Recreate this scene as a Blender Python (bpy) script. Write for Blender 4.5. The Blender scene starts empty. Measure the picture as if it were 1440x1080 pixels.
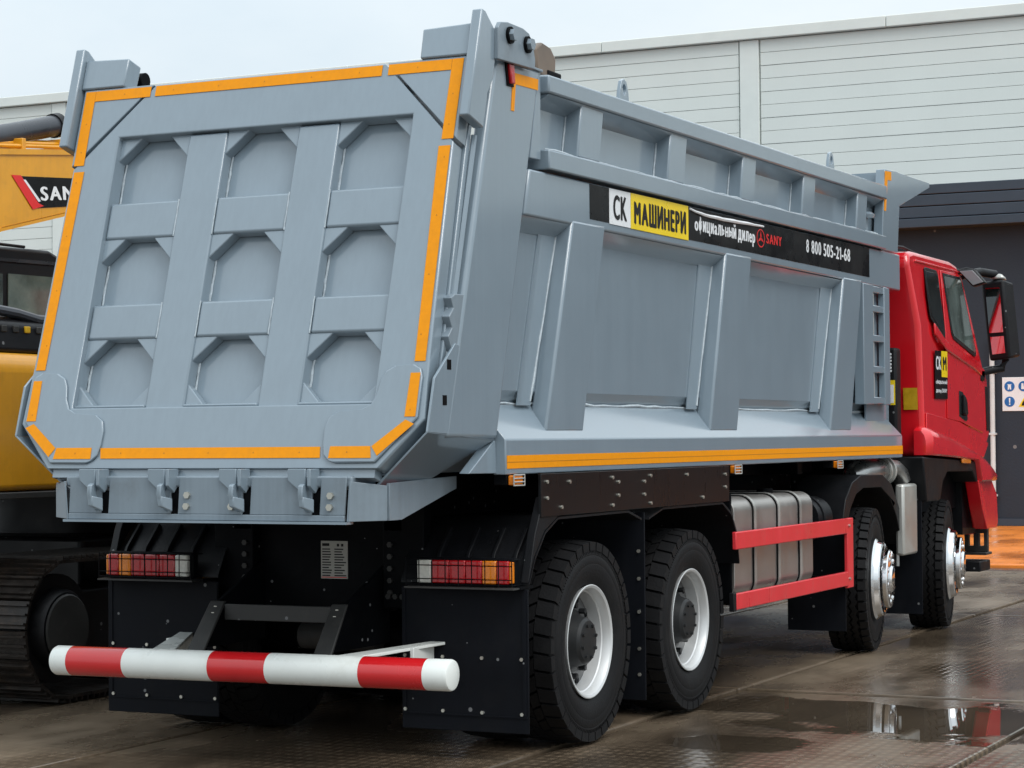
import bpy, math, random
from mathutils import Vector, Matrix, geometry
random.seed(7)
R = math.radians
scene = bpy.context.scene
COL = scene.collection

# ------------------------------------------------------------------ camera
cam_d = bpy.data.cameras.new('camera'); cam = bpy.data.objects.new('camera', cam_d); COL.objects.link(cam)
cam_d.sensor_width = 36.0; cam_d.lens = 3081.7 / 1440 * 36; cam_d.clip_start = 0.1; cam_d.clip_end = 2000
_yaw, _pit, _rol = 0.4489, 0.0243, -0.0080
_f = Vector((-math.sin(_yaw) * math.cos(_pit), math.cos(_yaw) * math.cos(_pit), math.sin(_pit)))
_r0 = Vector((math.cos(_yaw), math.sin(_yaw), 0)); _u0 = _r0.cross(_f)
_r = _r0 * math.cos(_rol) + _u0 * math.sin(_rol); _u = _u0 * math.cos(_rol) - _r0 * math.sin(_rol)
cam.matrix_world = Matrix(((_r.x, _u.x, -_f.x, 5.776), (_r.y, _u.y, -_f.y, -10.374), (_r.z, _u.z, -_f.z, 1.575), (0, 0, 0, 1)))
scene.camera = cam

# ------------------------------------------------------------------ sky, sun, exposure
SUN_EL, SUN_ROT = R(50), R(118)
world = bpy.data.worlds.new('World'); scene.world = world; world.use_nodes = True
wn = world.node_tree.nodes; wl = world.node_tree.links; wn.clear()
wo = wn.new('ShaderNodeOutputWorld'); bg = wn.new('ShaderNodeBackground')
sky = wn.new('ShaderNodeTexSky'); sky.sky_type = 'NISHITA'; sky.sun_disc = False
sky.sun_elevation = SUN_EL; sky.sun_rotation = SUN_ROT; sky.air_density = 1.0; sky.dust_density = 4.0; sky.ozone_density = 1.0
tc = wn.new('ShaderNodeTexCoord'); mp = wn.new('ShaderNodeMapping'); mp.inputs['Scale'].default_value = (1, 1, 2.2)
nz = wn.new('ShaderNodeTexNoise'); nz.inputs['Scale'].default_value = 2.6; nz.inputs['Detail'].default_value = 6; nz.inputs['Roughness'].default_value = .55
cr = wn.new('ShaderNodeValToRGB'); cr.color_ramp.elements[0].position = .3; cr.color_ramp.elements[1].position = .72
cr.color_ramp.elements[0].color = (6.3, 7.35, 8.1, 1); cr.color_ramp.elements[1].color = (8.6, 9.1, 9.3, 1)
mx = wn.new('ShaderNodeMix'); mx.data_type = 'RGBA'; mx.inputs['Factor'].default_value = .93
bg.inputs['Strength'].default_value = .10
sep = wn.new('ShaderNodeSeparateXYZ'); wl.new(tc.outputs['Generated'], sep.inputs[0])
zr = wn.new('ShaderNodeMapRange'); zr.inputs['From Min'].default_value = 0; zr.inputs['From Max'].default_value = 1; zr.inputs['To Min'].default_value = .86; zr.inputs['To Max'].default_value = 1.85
wl.new(sep.outputs['Z'], zr.inputs['Value'])
ov = wn.new('ShaderNodeMix'); ov.data_type = 'RGBA'; ov.blend_type = 'MULTIPLY'; ov.inputs['Factor'].default_value = 1
wl.new(tc.outputs['Generated'], mp.inputs['Vector']); wl.new(mp.outputs[0], nz.inputs['Vector']); wl.new(nz.outputs['Fac'], cr.inputs['Fac'])
wl.new(sky.outputs[0], mx.inputs['A']); wl.new(cr.outputs[0], mx.inputs['B']); wl.new(mx.outputs['Result'], ov.inputs['A']); wl.new(zr.outputs[0], ov.inputs['B']); wl.new(ov.outputs['Result'], bg.inputs['Color']); wl.new(bg.outputs[0], wo.inputs[0])
sd = bpy.data.lights.new('sun', 'SUN'); sun = bpy.data.objects.new('sun', sd); COL.objects.link(sun)
sd.energy = 1.35; sd.angle = R(30); sd.color = (1, .97, .93)
sun.rotation_euler = (R(90) - SUN_EL, 0, R(62))
scene.view_settings.view_transform = 'Standard'; scene.view_settings.look = 'None'
scene.view_settings.exposure = 0.20; scene.view_settings.gamma = 1.0; scene.view_settings.use_curve_mapping = False

# ------------------------------------------------------------------ materials
def new_mat(name):
    m = bpy.data.materials.new(name); m.use_nodes = True
    return m, m.node_tree.nodes, m.node_tree.links, m.node_tree.nodes['Principled BSDF']
def c4(c): return (c[0], c[1], c[2], 1)
def mat(name, col, rough=.5, metal=0, var=.12, scale=3.0, streak=0.0, bump=0.0, bscale=60, coat=0, spec=.5, trans=0, dirt=None, dirt_amt=.5, rvar=.12, drops=0, crough=.12):
    m, n, l, p = new_mat(name)
    p.inputs['Metallic'].default_value = metal; p.inputs['Specular IOR Level'].default_value = spec
    p.inputs['Coat Weight'].default_value = coat; p.inputs['Coat Roughness'].default_value = crough
    p.inputs['Transmission Weight'].default_value = trans
    g = n.new('ShaderNodeNewGeometry')
    a = n.new('ShaderNodeTexNoise'); a.inputs['Scale'].default_value = scale; a.inputs['Detail'].default_value = 5; a.inputs['Roughness'].default_value = .6
    l.new(g.outputs['Position'], a.inputs['Vector'])
    fac = a.outputs['Fac']
    if streak:
        mpn = n.new('ShaderNodeMapping'); mpn.inputs['Scale'].default_value = (38, 38, .9); l.new(g.outputs['Position'], mpn.inputs['Vector'])
        s = n.new('ShaderNodeTexNoise'); s.inputs['Scale'].default_value = 1.0; s.inputs['Detail'].default_value = 3; l.new(mpn.outputs[0], s.inputs['Vector'])
        mm = n.new('ShaderNodeMix'); mm.inputs['Factor'].default_value = streak; l.new(fac, mm.inputs['A']); l.new(s.outputs['Fac'], mm.inputs['B']); fac = mm.outputs['Result']
    rr = n.new('ShaderNodeMapRange'); rr.inputs['From Min'].default_value = .3; rr.inputs['From Max'].default_value = .7
    rr.inputs['To Min'].default_value = 1 - var; rr.inputs['To Max'].default_value = 1 + var; l.new(fac, rr.inputs['Value'])
    mul = n.new('ShaderNodeMix'); mul.data_type = 'RGBA'; mul.blend_type = 'MULTIPLY'; mul.inputs['Factor'].default_value = 1
    mul.inputs['A'].default_value = c4(col); l.new(rr.outputs[0], mul.inputs['B']); out = mul.outputs['Result']
    if dirt:
        d = n.new('ShaderNodeTexNoise'); d.inputs['Scale'].default_value = 7; d.inputs['Detail'].default_value = 8; d.inputs['Roughness'].default_value = .7; l.new(g.outputs['Position'], d.inputs['Vector'])
        dr = n.new('ShaderNodeMapRange'); dr.inputs['From Min'].default_value = .52; dr.inputs['From Max'].default_value = .72; dr.inputs['To Max'].default_value = dirt_amt; l.new(d.outputs['Fac'], dr.inputs['Value'])
        dm = n.new('ShaderNodeMix'); dm.data_type = 'RGBA'; l.new(dr.outputs[0], dm.inputs['Factor']); l.new(out, dm.inputs['A']); dm.inputs['B'].default_value = c4(dirt); out = dm.outputs['Result']
    if drops:      # scattered wet specks
        vo = n.new('ShaderNodeTexVoronoi'); vo.inputs['Scale'].default_value = drops; l.new(g.outputs['Position'], vo.inputs['Vector'])
        sp = n.new('ShaderNodeSeparateColor'); l.new(vo.outputs['Color'], sp.inputs[0])
        lim = n.new('ShaderNodeMapRange'); lim.inputs['From Min'].default_value = .55; lim.inputs['From Max'].default_value = 1; lim.inputs['To Min'].default_value = 0; lim.inputs['To Max'].default_value = .16; l.new(sp.outputs[0], lim.inputs['Value'])
        lt = n.new('ShaderNodeMath'); lt.operation = 'LESS_THAN'; l.new(vo.outputs['Distance'], lt.inputs[0]); l.new(lim.outputs[0], lt.inputs[1])
        sm = n.new('ShaderNodeMix'); sm.data_type = 'RGBA'; l.new(lt.outputs[0], sm.inputs['Factor']); l.new(out, sm.inputs['A']); sm.inputs['B'].default_value = (.16, .165, .17, 1); out = sm.outputs['Result']
    l.new(out, p.inputs['Base Color'])
    r2 = n.new('ShaderNodeMapRange'); r2.inputs['From Min'].default_value = .3; r2.inputs['From Max'].default_value = .7
    r2.inputs['To Min'].default_value = max(.02, rough - rvar); r2.inputs['To Max'].default_value = min(1, rough + rvar); l.new(fac, r2.inputs['Value']); l.new(r2.outputs[0], p.inputs['Roughness'])
    if bump:
        b = n.new('ShaderNodeTexNoise'); b.inputs['Scale'].default_value = bscale; b.inputs['Detail'].default_value = 3; l.new(g.outputs['Position'], b.inputs['Vector'])
        bn = n.new('ShaderNodeBump'); bn.inputs['Strength'].default_value = bump; bn.inputs['Distance'].default_value = .01; l.new(b.outputs['Fac'], bn.inputs['Height']); l.new(bn.outputs[0], p.inputs['Normal'])
    return m
M = {}
M['grey'] = mat('grey_steel_paint', (.200, .258, .306), .34, streak=.45, var=.06, bump=.035, bscale=7, coat=1.0, crough=.10, rvar=.05)
M['grey_dull'] = mat('grey_paint_hinges', (.188, .236, .276), .45, var=.15, streak=.4, coat=.3, dirt=(.1, .1, .1), dirt_amt=.25)
M['weld'] = mat('weld_bead', (.40, .46, .50), .4, var=.2, scale=40)
M['tape'] = mat('orange_reflective_tape', (.80, .285, .0015), .5, var=.06, scale=30, spec=.2)
M['sky_sheen'] = mat('black_plastic_painted_sky_sheen', (.20, .21, .225), .18, var=.1, coat=.5)  # black plastic; its reflection of the sky is painted in as grey
M['disc'] = mat('wheel_disc_paint', (.13, .132, .134), .42, metal=.4, var=.2)
M['tape_mark'] = mat('tape_print', (.45, .17, .0), .5)
M['red'] = mat('red_cab_paint', (.70, .010, .018), .20, var=.06, coat=.8, rvar=.06)
M['red_guard'] = mat('red_guard_paint', (.68, .035, .045), .35, var=.1, streak=.4, dirt=(.42, .14, .12), dirt_amt=.3)
M['red_gloss'] = mat('red_stripe_paint', (.58, .012, .016), .22, var=.06, coat=.5)
M['white'] = mat('white_paint', (.76, .79, .76), .3, var=.05, dirt=(.5, .48, .42), dirt_amt=.3)
M['black_metal'] = mat('black_chassis_paint', (.0026, .0031, .0042), .55, var=.3, spec=.08, dirt=(.008, .008, .008), dirt_amt=.4, bump=.1, drops=16)
M['dark_steel'] = mat('dark_grey_bracket', (.034, .034, .033), .5, var=.25, spec=.35, dirt=(.07, .065, .06), dirt_amt=.4, drops=18)
M['plastic'] = mat('black_plastic', (.0065, .007, .0085), .45, var=.2, spec=.22, bump=.15, bscale=120, drops=18)
M['flap'] = mat('rubber_mud_flap', (.0055, .0066, .0095), .62, var=.3, spec=.12, streak=.3, dirt=(.012, .012, .013), dirt_amt=.4, drops=13)
M['rubber'] = mat('tyre_rubber', (.0075, .0075, .0083), .6, var=.25, spec=.2, dirt=(.019, .018, .017), dirt_amt=.4, bump=.2, bscale=90)
M['rim'] = mat('silver_rim_paint', (.62, .63, .63), .36, metal=.35, var=.08)
M['hub'] = mat('dark_hub_paint', (.016, .017, .018), .45, var=.2, spec=.3)
M['chrome'] = mat('chrome', (.78, .79, .80), .08, metal=1, var=.03, rvar=.03)
M['alu'] = mat('brushed_aluminium', (.46, .44, .415), .36, metal=.8, var=.08, streak=.3)
M['alu_box'] = mat('pale_aluminium_cover', (.50, .50, .47), .42, metal=.6, var=.1, dirt=(.3, .29, .26), dirt_amt=.4)
M['steel'] = mat('steel_pipe', (.42, .42, .41), .3, metal=.9, var=.15)
M['skirt'] = mat('stained_dark_steel_plate', (.0050, .0060, .0072), .30, var=.2, streak=.5, spec=.25, rvar=.06)
M['bolt'] = mat('zinc_bolt', (.55, .54, .48), .35, metal=.8)
M['glass'] = mat('green_cab_glass', (.075, .098, .090), .06, var=.5, scale=5, spec=.8, rvar=.02)
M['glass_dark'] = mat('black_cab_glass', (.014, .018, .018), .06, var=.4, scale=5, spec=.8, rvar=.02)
M['mirror'] = mat('mirror_glass', (.7, .72, .72), .03, metal=1, var=.02, rvar=.01)
M['lens_red'] = mat('red_lamp_lens', (.42, .006, .010), .16, var=.12, scale=50, coat=.6)
M['lens_amber'] = mat('amber_lamp_lens', (.78, .22, .008), .16, var=.12, scale=50, coat=.6)
M['lens_white'] = mat('white_lamp_lens', (.62, .62, .56), .16, var=.1, scale=50, coat=.6)
M['film_black'] = mat('black_vinyl_film', (.0045, .0045, .005), .3, var=.2, spec=.2, bump=.2, bscale=6)
M['film_white'] = mat('white_vinyl_film', (.78, .80, .82), .3, var=.04)
M['film_yellow'] = mat('yellow_vinyl_film', (.86, .62, .008), .3, var=.04)
M['film_red'] = mat('red_vinyl_print', (.70, .02, .02), .35, var=.04)
M['sticker_ochre'] = mat('ochre_sticker', (.55, .33, .01), .4, var=.15, scale=25)
M['plate_paper'] = mat('data_plate_metal', (.42, .41, .37), .45, var=.1)
M['ink'] = mat('printed_ink', (.012, .012, .012), .5, spec=.2)
M['exc'] = mat('excavator_yellow_paint', (.70, .315, .010), .35, var=.1, streak=.3, coat=.4, dirt=(.40, .19, .02), dirt_amt=.3)
M['exc_black'] = mat('excavator_black_paint', (.005, .005, .0065), .4, var=.3, spec=.3, dirt=(.02, .02, .02), dirt_amt=.25, drops=14)
M['track'] = mat('rusty_track_steel', (.017, .013, .0105), .5, metal=.3, var=.5, scale=9, dirt=(.055, .034, .022), dirt_amt=.6, bump=.4, bscale=40)
M['tube_dark'] = mat('dark_cylinder_steel', (.05, .055, .065), .3, var=.15, metal=.3)
M['clad'] = mat('pale_green_white_cladding', (.72, .755, .72), .5, var=.03, scale=.8, streak=.2)
M['clad_trim'] = mat('pale_wall_trim', (.74, .775, .74), .5, var=.03)
M['gap'] = mat('cladding_joint', (.70, .73, .70), .8)
M['annex'] = mat('charcoal_wall_panel', (.0120, .0215, .0360), .6, var=.2, scale=1.2, bump=.3, bscale=25, drops=3)
M['annex_trim'] = mat('charcoal_fascia', (.028, .044, .066), .5, var=.12)
M['sign_blue'] = mat('blue_sign_print', (.01, .12, .38), .4)
M['pipe_white'] = mat('white_downpipe', (.62, .66, .67), .4, var=.08)

def ground_mat(name, base, dark, wet_bias, puddles=(), ribs=True):
    m, n, l, p = new_mat(name)
    g = n.new('ShaderNodeNewGeometry'); pos = g.outputs['Position']
    def noise(sc, det=6, rough=.6, vec=None):
        t = n.new('ShaderNodeTexNoise'); t.inputs['Scale'].default_value = sc; t.inputs['Detail'].default_value = det; t.inputs['Roughness'].default_value = rough
        l.new(vec if vec is not None else pos, t.inputs['Vector']); return t.outputs['Fac']
    def mathn(op, a, b=None, c=None, clamp=False):
        t = n.new('ShaderNodeMath'); t.operation = op; t.use_clamp = clamp
        for i, v in enumerate((a, b, c)):
            if v is None: continue
            if isinstance(v, (int, float)): t.inputs[i].default_value = v
            else: l.new(v, t.inputs[i])
        return t.outputs[0]
    def rng(v, a, b, c=0, d=1):
        t = n.new('ShaderNodeMapRange'); t.inputs['From Min'].default_value = a; t.inputs['From Max'].default_value = b; t.inputs['To Min'].default_value = c; t.inputs['To Max'].default_value = d
        l.new(v, t.inputs['Value']); return t.outputs[0]
    mpn = n.new('ShaderNodeMapping'); mpn.inputs['Scale'].default_value = (1.0, .42, 1); l.new(pos, mpn.inputs['Vector'])
    big = noise(.9, 5, .6, mpn.outputs[0]); mid = noise(4.5, 8, .65); fine = noise(70, 3, .7)
    wet = rng(mathn('ADD', big, mathn('MULTIPLY', mid, .35)), .56 - wet_bias, .80 - wet_bias)
    # pooled water: low spots of the slab, each with a place and size of its own
    pud = None
    for (cx, cy, rx, ry) in puddles:
        sub = n.new('ShaderNodeVectorMath'); sub.operation = 'SUBTRACT'; l.new(pos, sub.inputs[0]); sub.inputs[1].default_value = (cx, cy, 0)
        dv = n.new('ShaderNodeVectorMath'); dv.operation = 'MULTIPLY'; l.new(sub.outputs[0], dv.inputs[0]); dv.inputs[1].default_value = (1 / rx, 1 / ry, 0)
        ln = n.new('ShaderNodeVectorMath'); ln.operation = 'LENGTH'; l.new(dv.outputs[0], ln.inputs[0])
        d = mathn('ADD', ln.outputs['Value'], mathn('MULTIPLY', mathn('SUBTRACT', noise(2.3, 5, .55), .5), 1.9))
        d = rng(d, .85, 1.0, 1, 0)
        pud = d if pud is None else mathn('MAXIMUM', pud, d)
    col = n.new('ShaderNodeMix'); col.data_type = 'RGBA'; col.inputs['A'].default_value = c4(base); col.inputs['B'].default_value = c4(dark); l.new(wet, col.inputs['Factor'])
    mul = n.new('ShaderNodeMix'); mul.data_type = 'RGBA'; mul.blend_type = 'MULTIPLY'; mul.inputs['Factor'].default_value = 1
    l.new(col.outputs['Result'], mul.inputs['A']); l.new(rng(mathn('ADD', mathn('MULTIPLY', mid, .7), mathn('MULTIPLY', fine, .3)), .3, .7, .62, 1.35), mul.inputs['B'])
    out = mul.outputs['Result']
    rough = rng(wet, 0, 1, .42, .11)
    rough = mathn('ADD', rough, mathn('MULTIPLY', mathn('SUBTRACT', mid, .5), .30))
    h = mathn('ADD', mathn('MULTIPLY', mid, .6), mathn('MULTIPLY', fine, .25))
    if ribs:
        w1 = n.new('ShaderNodeTexWave'); w1.wave_type = 'BANDS'; w1.bands_direction = 'X'; w1.inputs['Scale'].default_value = 5.2; w1.inputs['Distortion'].default_value = .4; l.new(pos, w1.inputs['Vector'])
        w2 = n.new('ShaderNodeTexWave'); w2.wave_type = 'BANDS'; w2.bands_direction = 'Y'; w2.inputs['Scale'].default_value = 3.2; w2.inputs['Distortion'].default_value = .4; l.new(pos, w2.inputs['Vector'])
        mask = rng(noise(.55, 3, .5), .42, .58)
        rib = mathn('MULTIPLY', mathn('MULTIPLY', w1.outputs['Fac'], w2.outputs['Fac']), mask)
        h = mathn('ADD', h, mathn('MULTIPLY', rib, .8))
        lift = n.new('ShaderNodeMix'); lift.data_type = 'RGBA'; lift.blend_type = 'MIX'; l.new(mathn('MULTIPLY', rib, .35), lift.inputs['Factor']); l.new(out, lift.inputs['A']); lift.inputs['B'].default_value = c4([min(1, x * 2.0) for x in base]); out = lift.outputs['Result']
    if pud is not None:
        dk = n.new('ShaderNodeMix'); dk.data_type = 'RGBA'; l.new(mathn('MULTIPLY', pud, .6), dk.inputs['Factor']); l.new(out, dk.inputs['A']); dk.inputs['B'].default_value = c4([x * .45 for x in dark]); out = dk.outputs['Result']
        inv = mathn('SUBTRACT', 1, pud); rough = mathn('MULTIPLY', rough, mathn('ADD', mathn('MULTIPLY', inv, .97), .03)); h = mathn('MULTIPLY', h, inv)
    l.new(out, p.inputs['Base Color']); l.new(mathn('MAXIMUM', rough, .015), p.inputs['Roughness']); p.inputs['Specular IOR Level'].default_value = .6
    bn = n.new('ShaderNodeBump'); bn.inputs['Strength'].default_value = .42; bn.inputs['Distance'].default_value = .005; l.new(h, bn.inputs['Height']); l.new(bn.outputs[0], p.inputs['Normal'])
    return m
PUD = [(2.65, 1.55, 1.15, .80), (1.75, 1.9, .9, .42), (1.9, .3, .5, .3), (2.3, 9.6, .9, .5), (3.2, 13.0, 2.6, .7), (1.9, 12.0, .8, .35), (-.6, 3.6, .8, 1.0)]
M['slab'] = ground_mat('wet_concrete_slab', (.190, .143, .098), (.070, .052, .036), .04, PUD)
M['ground'] = ground_mat('wet_concrete_ground', (.08, .068, .056), (.038, .032, .027), .08, (), False)
M['orange_ground'] = ground_mat('orange_painted_pavement', (.80, .225, .022), (.66, .175, .015), -.05, [(3.0, 16.9, 1.8, .35)], False)

# ------------------------------------------------------------------ helpers
W = {}
def link(o, parent=None, world=None):
    if o.name not in COL.objects: COL.objects.link(o)
    w = world if world is not None else Matrix.Identity(4)
    if parent is not None:
        o.parent = parent; o.matrix_parent_inverse = W[parent.name].inverted()
    o.matrix_basis = w; W[o.name] = w
    return o
def thing(name, label, cat, loc=(0, 0, 0), group=None):
    o = bpy.data.objects.new(name, None); link(o, None, Matrix.Translation(loc)); o.empty_display_size = .3
    o['label'] = label; o['category'] = cat
    if group: o['group'] = group
    return o
class MB:
    def __init__(s): s.v = []; s.f = []
    def add(s, vs, fs):
        b = len(s.v); s.v += [tuple(v) for v in vs]; s.f += [tuple(b + i for i in f) for f in fs]; return s
    def hexa(s, a, b):            # two quads in matching order
        return s.add(list(a) + list(b), [(0, 1, 2, 3), (7, 6, 5, 4), (0, 4, 5, 1), (1, 5, 6, 2), (2, 6, 7, 3), (3, 7, 4, 0)])
    def box(s, x0, x1, y0, y1, z0, z1):
        return s.hexa([(x0, y0, z0), (x1, y0, z0), (x1, y1, z0), (x0, y1, z0)], [(x0, y0, z1), (x1, y0, z1), (x1, y1, z1), (x0, y1, z1)])
    def prism(s, poly, a, b, fn, holes=()):   # poly in 2D, fn(u, v, t) -> xyz, extruded t = a..b
        loops = [list(poly)] + [list(h) for h in holes]
        flat = [p for L in loops for p in L]; n = len(flat)
        tris = geometry.tessellate_polygon([[Vector((p[0], p[1], 0)) for p in L] for L in loops]) if (holes or len(poly) > 4) else [tuple(range(len(poly)))]
        fs = [tuple(t) for t in tris] + [tuple(n + i for i in reversed(t)) for t in tris]
        k = 0
        for L in loops:
            m = len(L)
            for i in range(m): j = (i + 1) % m; fs.append((k + i, k + j, n + k + j, n + k + i))
            k += m
        return s.add([fn(u, v, a) for u, v in flat] + [fn(u, v, b) for u, v in flat], fs)
    def px(s, poly, a, b, holes=()): return s.prism(poly, a, b, lambda u, v, t: (t, u, v), holes)   # (y, z) profile along x
    def py(s, poly, a, b, holes=()): return s.prism(poly, a, b, lambda u, v, t: (u, t, v), holes)   # (x, z) profile along y
    def pz(s, poly, a, b, holes=()): return s.prism(poly, a, b, lambda u, v, t: (u, v, t), holes)
    def tube(s, p, r, n=12, caps=True):        # p: list of points, r: radius or list
        p = [Vector(q) for q in p]; rs = r if isinstance(r, (list, tuple)) else [r] * len(p)
        b = len(s.v)
        for i, q in enumerate(p):
            d = (p[min(i + 1, len(p) - 1)] - p[max(i - 1, 0)]).normalized()
            ref = Vector((0, 0, 1)) if abs(d.z) < .9 else Vector((1, 0, 0))
            a = d.cross(ref).normalized(); c = d.cross(a)
            for k in range(n):
                t = 2 * math.pi * k / n; s.v.append(tuple(q + (a * math.cos(t) + c * math.sin(t)) * rs[i]))
        for i in range(len(p) - 1):
            for k in range(n): s.f.append((b + i * n + k, b + i * n + (k + 1) % n, b + (i + 1) * n + (k + 1) % n, b + (i + 1) * n + k))
        if caps: s.f.append(tuple(b + k for k in range(n))); s.f.append(tuple(b + (len(p) - 1) * n + k for k in reversed(range(n))))
        return s
    def lathe(s, prof, n=48, closed=False):     # prof (x, r) about the local x axis
        b = len(s.v)
        for x, r in prof:
            for k in range(n): t = 2 * math.pi * k / n; s.v.append((x, r * math.cos(t), r * math.sin(t)))
        m = len(prof)
        for i in range(m if closed else m - 1):
            j = (i + 1) % m
            for k in range(n): s.f.append((b + i * n + k, b + i * n + (k + 1) % n, b + j * n + (k + 1) % n, b + j * n + k))
        return s
    def mesh(s, name, m, smooth=35):
        me = bpy.data.meshes.new(name); me.from_pydata(s.v, [], s.f)
        import bmesh
        bm = bmesh.new(); bm.from_mesh(me); bmesh.ops.recalc_face_normals(bm, faces=bm.faces); bm.to_mesh(me); bm.free()
        me.materials.append(m)
        if smooth: me.shade_smooth(); me.set_sharp_from_angle(angle=R(smooth))
        return me
    def build(s, name, m, parent=None, bevel=0, world=None, smooth=35, seg=2, bedfit=False):
        if bedfit: s.v = [(x - (.11 if x > 0 else -.11), fy(y), fz(z)) for x, y, z in s.v]
        o = bpy.data.objects.new(name, s.mesh(name, M[m] if isinstance(m, str) else m, smooth)); link(o, parent, world)
        if bevel:
            b = o.modifiers.new('bevel', 'BEVEL'); b.width = bevel; b.segments = seg; b.limit_method = 'ANGLE'; b.angle_limit = R(30)
        return o
def fy(y): return 1.0244 * y + .253      # bed lengths, heights as surveyed on the shell
def fz(z): return 1.0244 * z - .0384
def inst(name, me, parent, world):
    return link(bpy.data.objects.new(name, me), parent, world)
def mirx(mb):
    o = MB(); o.v = [(-x, y, z) for x, y, z in mb.v]; o.f = list(mb.f); return o
T3 = Matrix.Translation
def RX(a): return Matrix.Rotation(a, 4, 'X')
def RY(a): return Matrix.Rotation(a, 4, 'Y')
def RZ(a): return Matrix.Rotation(a, 4, 'Z')
def frame(o, ex, ey):
    ex = Vector(ex).normalized(); ez = ex.cross(Vector(ey)).normalized(); ey = ez.cross(ex)
    return Matrix(((ex.x, ey.x, ez.x, o[0]), (ex.y, ey.y, ez.y, o[1]), (ex.z, ey.z, ez.z, o[2]), (0, 0, 0, 1)))
GLYPH = {}
SAME = dict(zip('феаорСКМАНЕР', 'ɸeaopCKMAHEP'))      # look-alike letters with clean outlines
def glyph(ch):
    if ch in GLYPH: return GLYPH[ch]
    c = bpy.data.curves.new('text', 'FONT'); c.body = {'н': 'H'}.get(ch, SAME.get(ch, ch)); c.size = 1; c.resolution_u = 5
    t = bpy.data.objects.new('text', c); COL.objects.link(t); bpy.context.view_layer.update()
    me = bpy.data.meshes.new_from_object(t.evaluated_get(bpy.context.evaluated_depsgraph_get()))
    COL.objects.unlink(t); bpy.data.objects.remove(t)
    vs = [(v.co.x, v.co.y) for v in me.vertices]; fs = [tuple(p.vertices) for p in me.polygons]
    if ch == 'н': vs = [(x * .80, y * .735) for x, y in vs]
    x0 = min(v[0] for v in vs); x1 = max(v[0] for v in vs); vs = [(x - x0, y) for x, y in vs]; w = x1 - x0
    if ch == '1':
        h = max(v[1] for v in vs); b = len(vs); vs = [(x + .12, y) for x, y in vs] + [(0, h - .20), (0, h - .12), (.13, h), (.13, h - .11)]; fs.append((b, b + 3, b + 2, b + 1)); w += .12
    GLYPH[ch] = (vs, fs, w); bpy.data.meshes.remove(me)
    return GLYPH[ch]
def text(body, parent, m, origin, ex, ey, width, height, name='lettering', bold=0.0):
    pts, fs, x = [], [], 0
    for ch in body:
        if ch == ' ': x += .22; continue
        v0, f0, w = glyph(ch)
        for k_, (dx, dy) in enumerate(((0, 0), (-1, 0), (1, 0), (-.5, .35), (.5, -.35)) if bold else ((0, 0),)):
            b_ = len(pts); pts += [(x + a + dx * bold, b + dy * bold, .00012 * k_) for a, b in v0]; fs += [tuple(b_ + i for i in f) for f in f0]
        x += w + .085 + 2 * bold
    xa = min(p[0] for p in pts); xb = max(p[0] for p in pts); ya = min(p[1] for p in pts); yb = max(p[1] for p in pts)
    me = bpy.data.meshes.new(name); me.from_pydata([((a - xa) / (xb - xa) * width, (b - ya) / (yb - ya) * height, c) for a, b, c in pts], [], fs)
    me.materials.append(M[m])
    return link(bpy.data.objects.new(name, me), parent, frame(origin, ex, ey))
def hexbolt(r, h, n=6):
    b = MB(); b.lathe([(0, 0.0001), (0, r), (h, r), (h, .0001)], n); return b

# ------------------------------------------------------------------ ground
gm = MB(); gm.add([(-400, -200, -.05), (400, -200, -.05), (400, 600, -.05), (-400, 600, -.05)], [(0, 1, 2, 3)])
g = gm.build('ground', 'ground', smooth=0); g['kind'] = 'structure'
sl = MB().box(-.992, .992, -2.99, 2.99, -.14, 0)
slab_mesh = sl.mesh('slab', M['slab'], 0)
for i in range(-6, 7):
    for j in range(-2, 3):
        jy = random.uniform(-.02, .02)
        o = inst('slab', slab_mesh, g, T3((2.12 + 2.03 * i, -.42 + 6.02 * j + jy, random.uniform(-.008, .002))) @ RX(random.uniform(-.0012, .0012)) @ RY(random.uniform(-.0015, .0015)))
        b = o.modifiers.new('bevel', 'BEVEL'); b.width = .012; b.segments = 2
op = MB().box(-16, 30, 16.1, 27.2, -.12, -.004)
op = op.build('painted_pavement', 'orange_ground', bevel=.02, smooth=0); op['kind'] = 'structure'

# ------------------------------------------------------------------ warehouse behind
WY = 31.0
wh = thing('warehouse', 'large pale warehouse clad in horizontal panels behind the dump truck', 'building', (-10, WY, 0))
core = MB().box(-60, 40, WY + .06, WY + 30, -.1, 9.50).build('wall', 'gap', wh, smooth=0)
bays = [(-60, -43.2), (-42.75, -26.05), (-25.6, -9.06), (-8.6, 8.0), (8.45, 25.0)]
RH = .262
me_b = {}
for bi, (a, b) in enumerate(bays):
    pm = MB().box(0, b - a, -.0, .059, .003, RH - .005).mesh('cladding_panel', M['clad'], 0)
    for k in range(36):
        if bi in (0, 4) and k < 18: continue
        z = 9.46 - (k + 1) * RH
        if z < .2: continue
        o = inst('cladding_panel', pm, wh, T3((a, WY + random.uniform(-.003, .003), z)))
        bb = o.modifiers.new('bevel', 'BEVEL'); bb.width = .005; bb.segments = 1
for (a, b) in zip(bays[:-1], bays[1:]):
    MB().box(a[1] + .03, b[0] - .03, WY - .03, WY + .055, 0, 9.46).build('pilaster', 'clad_trim', wh, bevel=.01, smooth=0)
for i in range(17):
    x = -60 + i * 6.0
    MB().box(x + .006, x + 5.994, WY - .12, WY + .4, 9.47, 9.69).build('parapet_cap', 'clad_trim', wh, bevel=.015, smooth=0)

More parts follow.
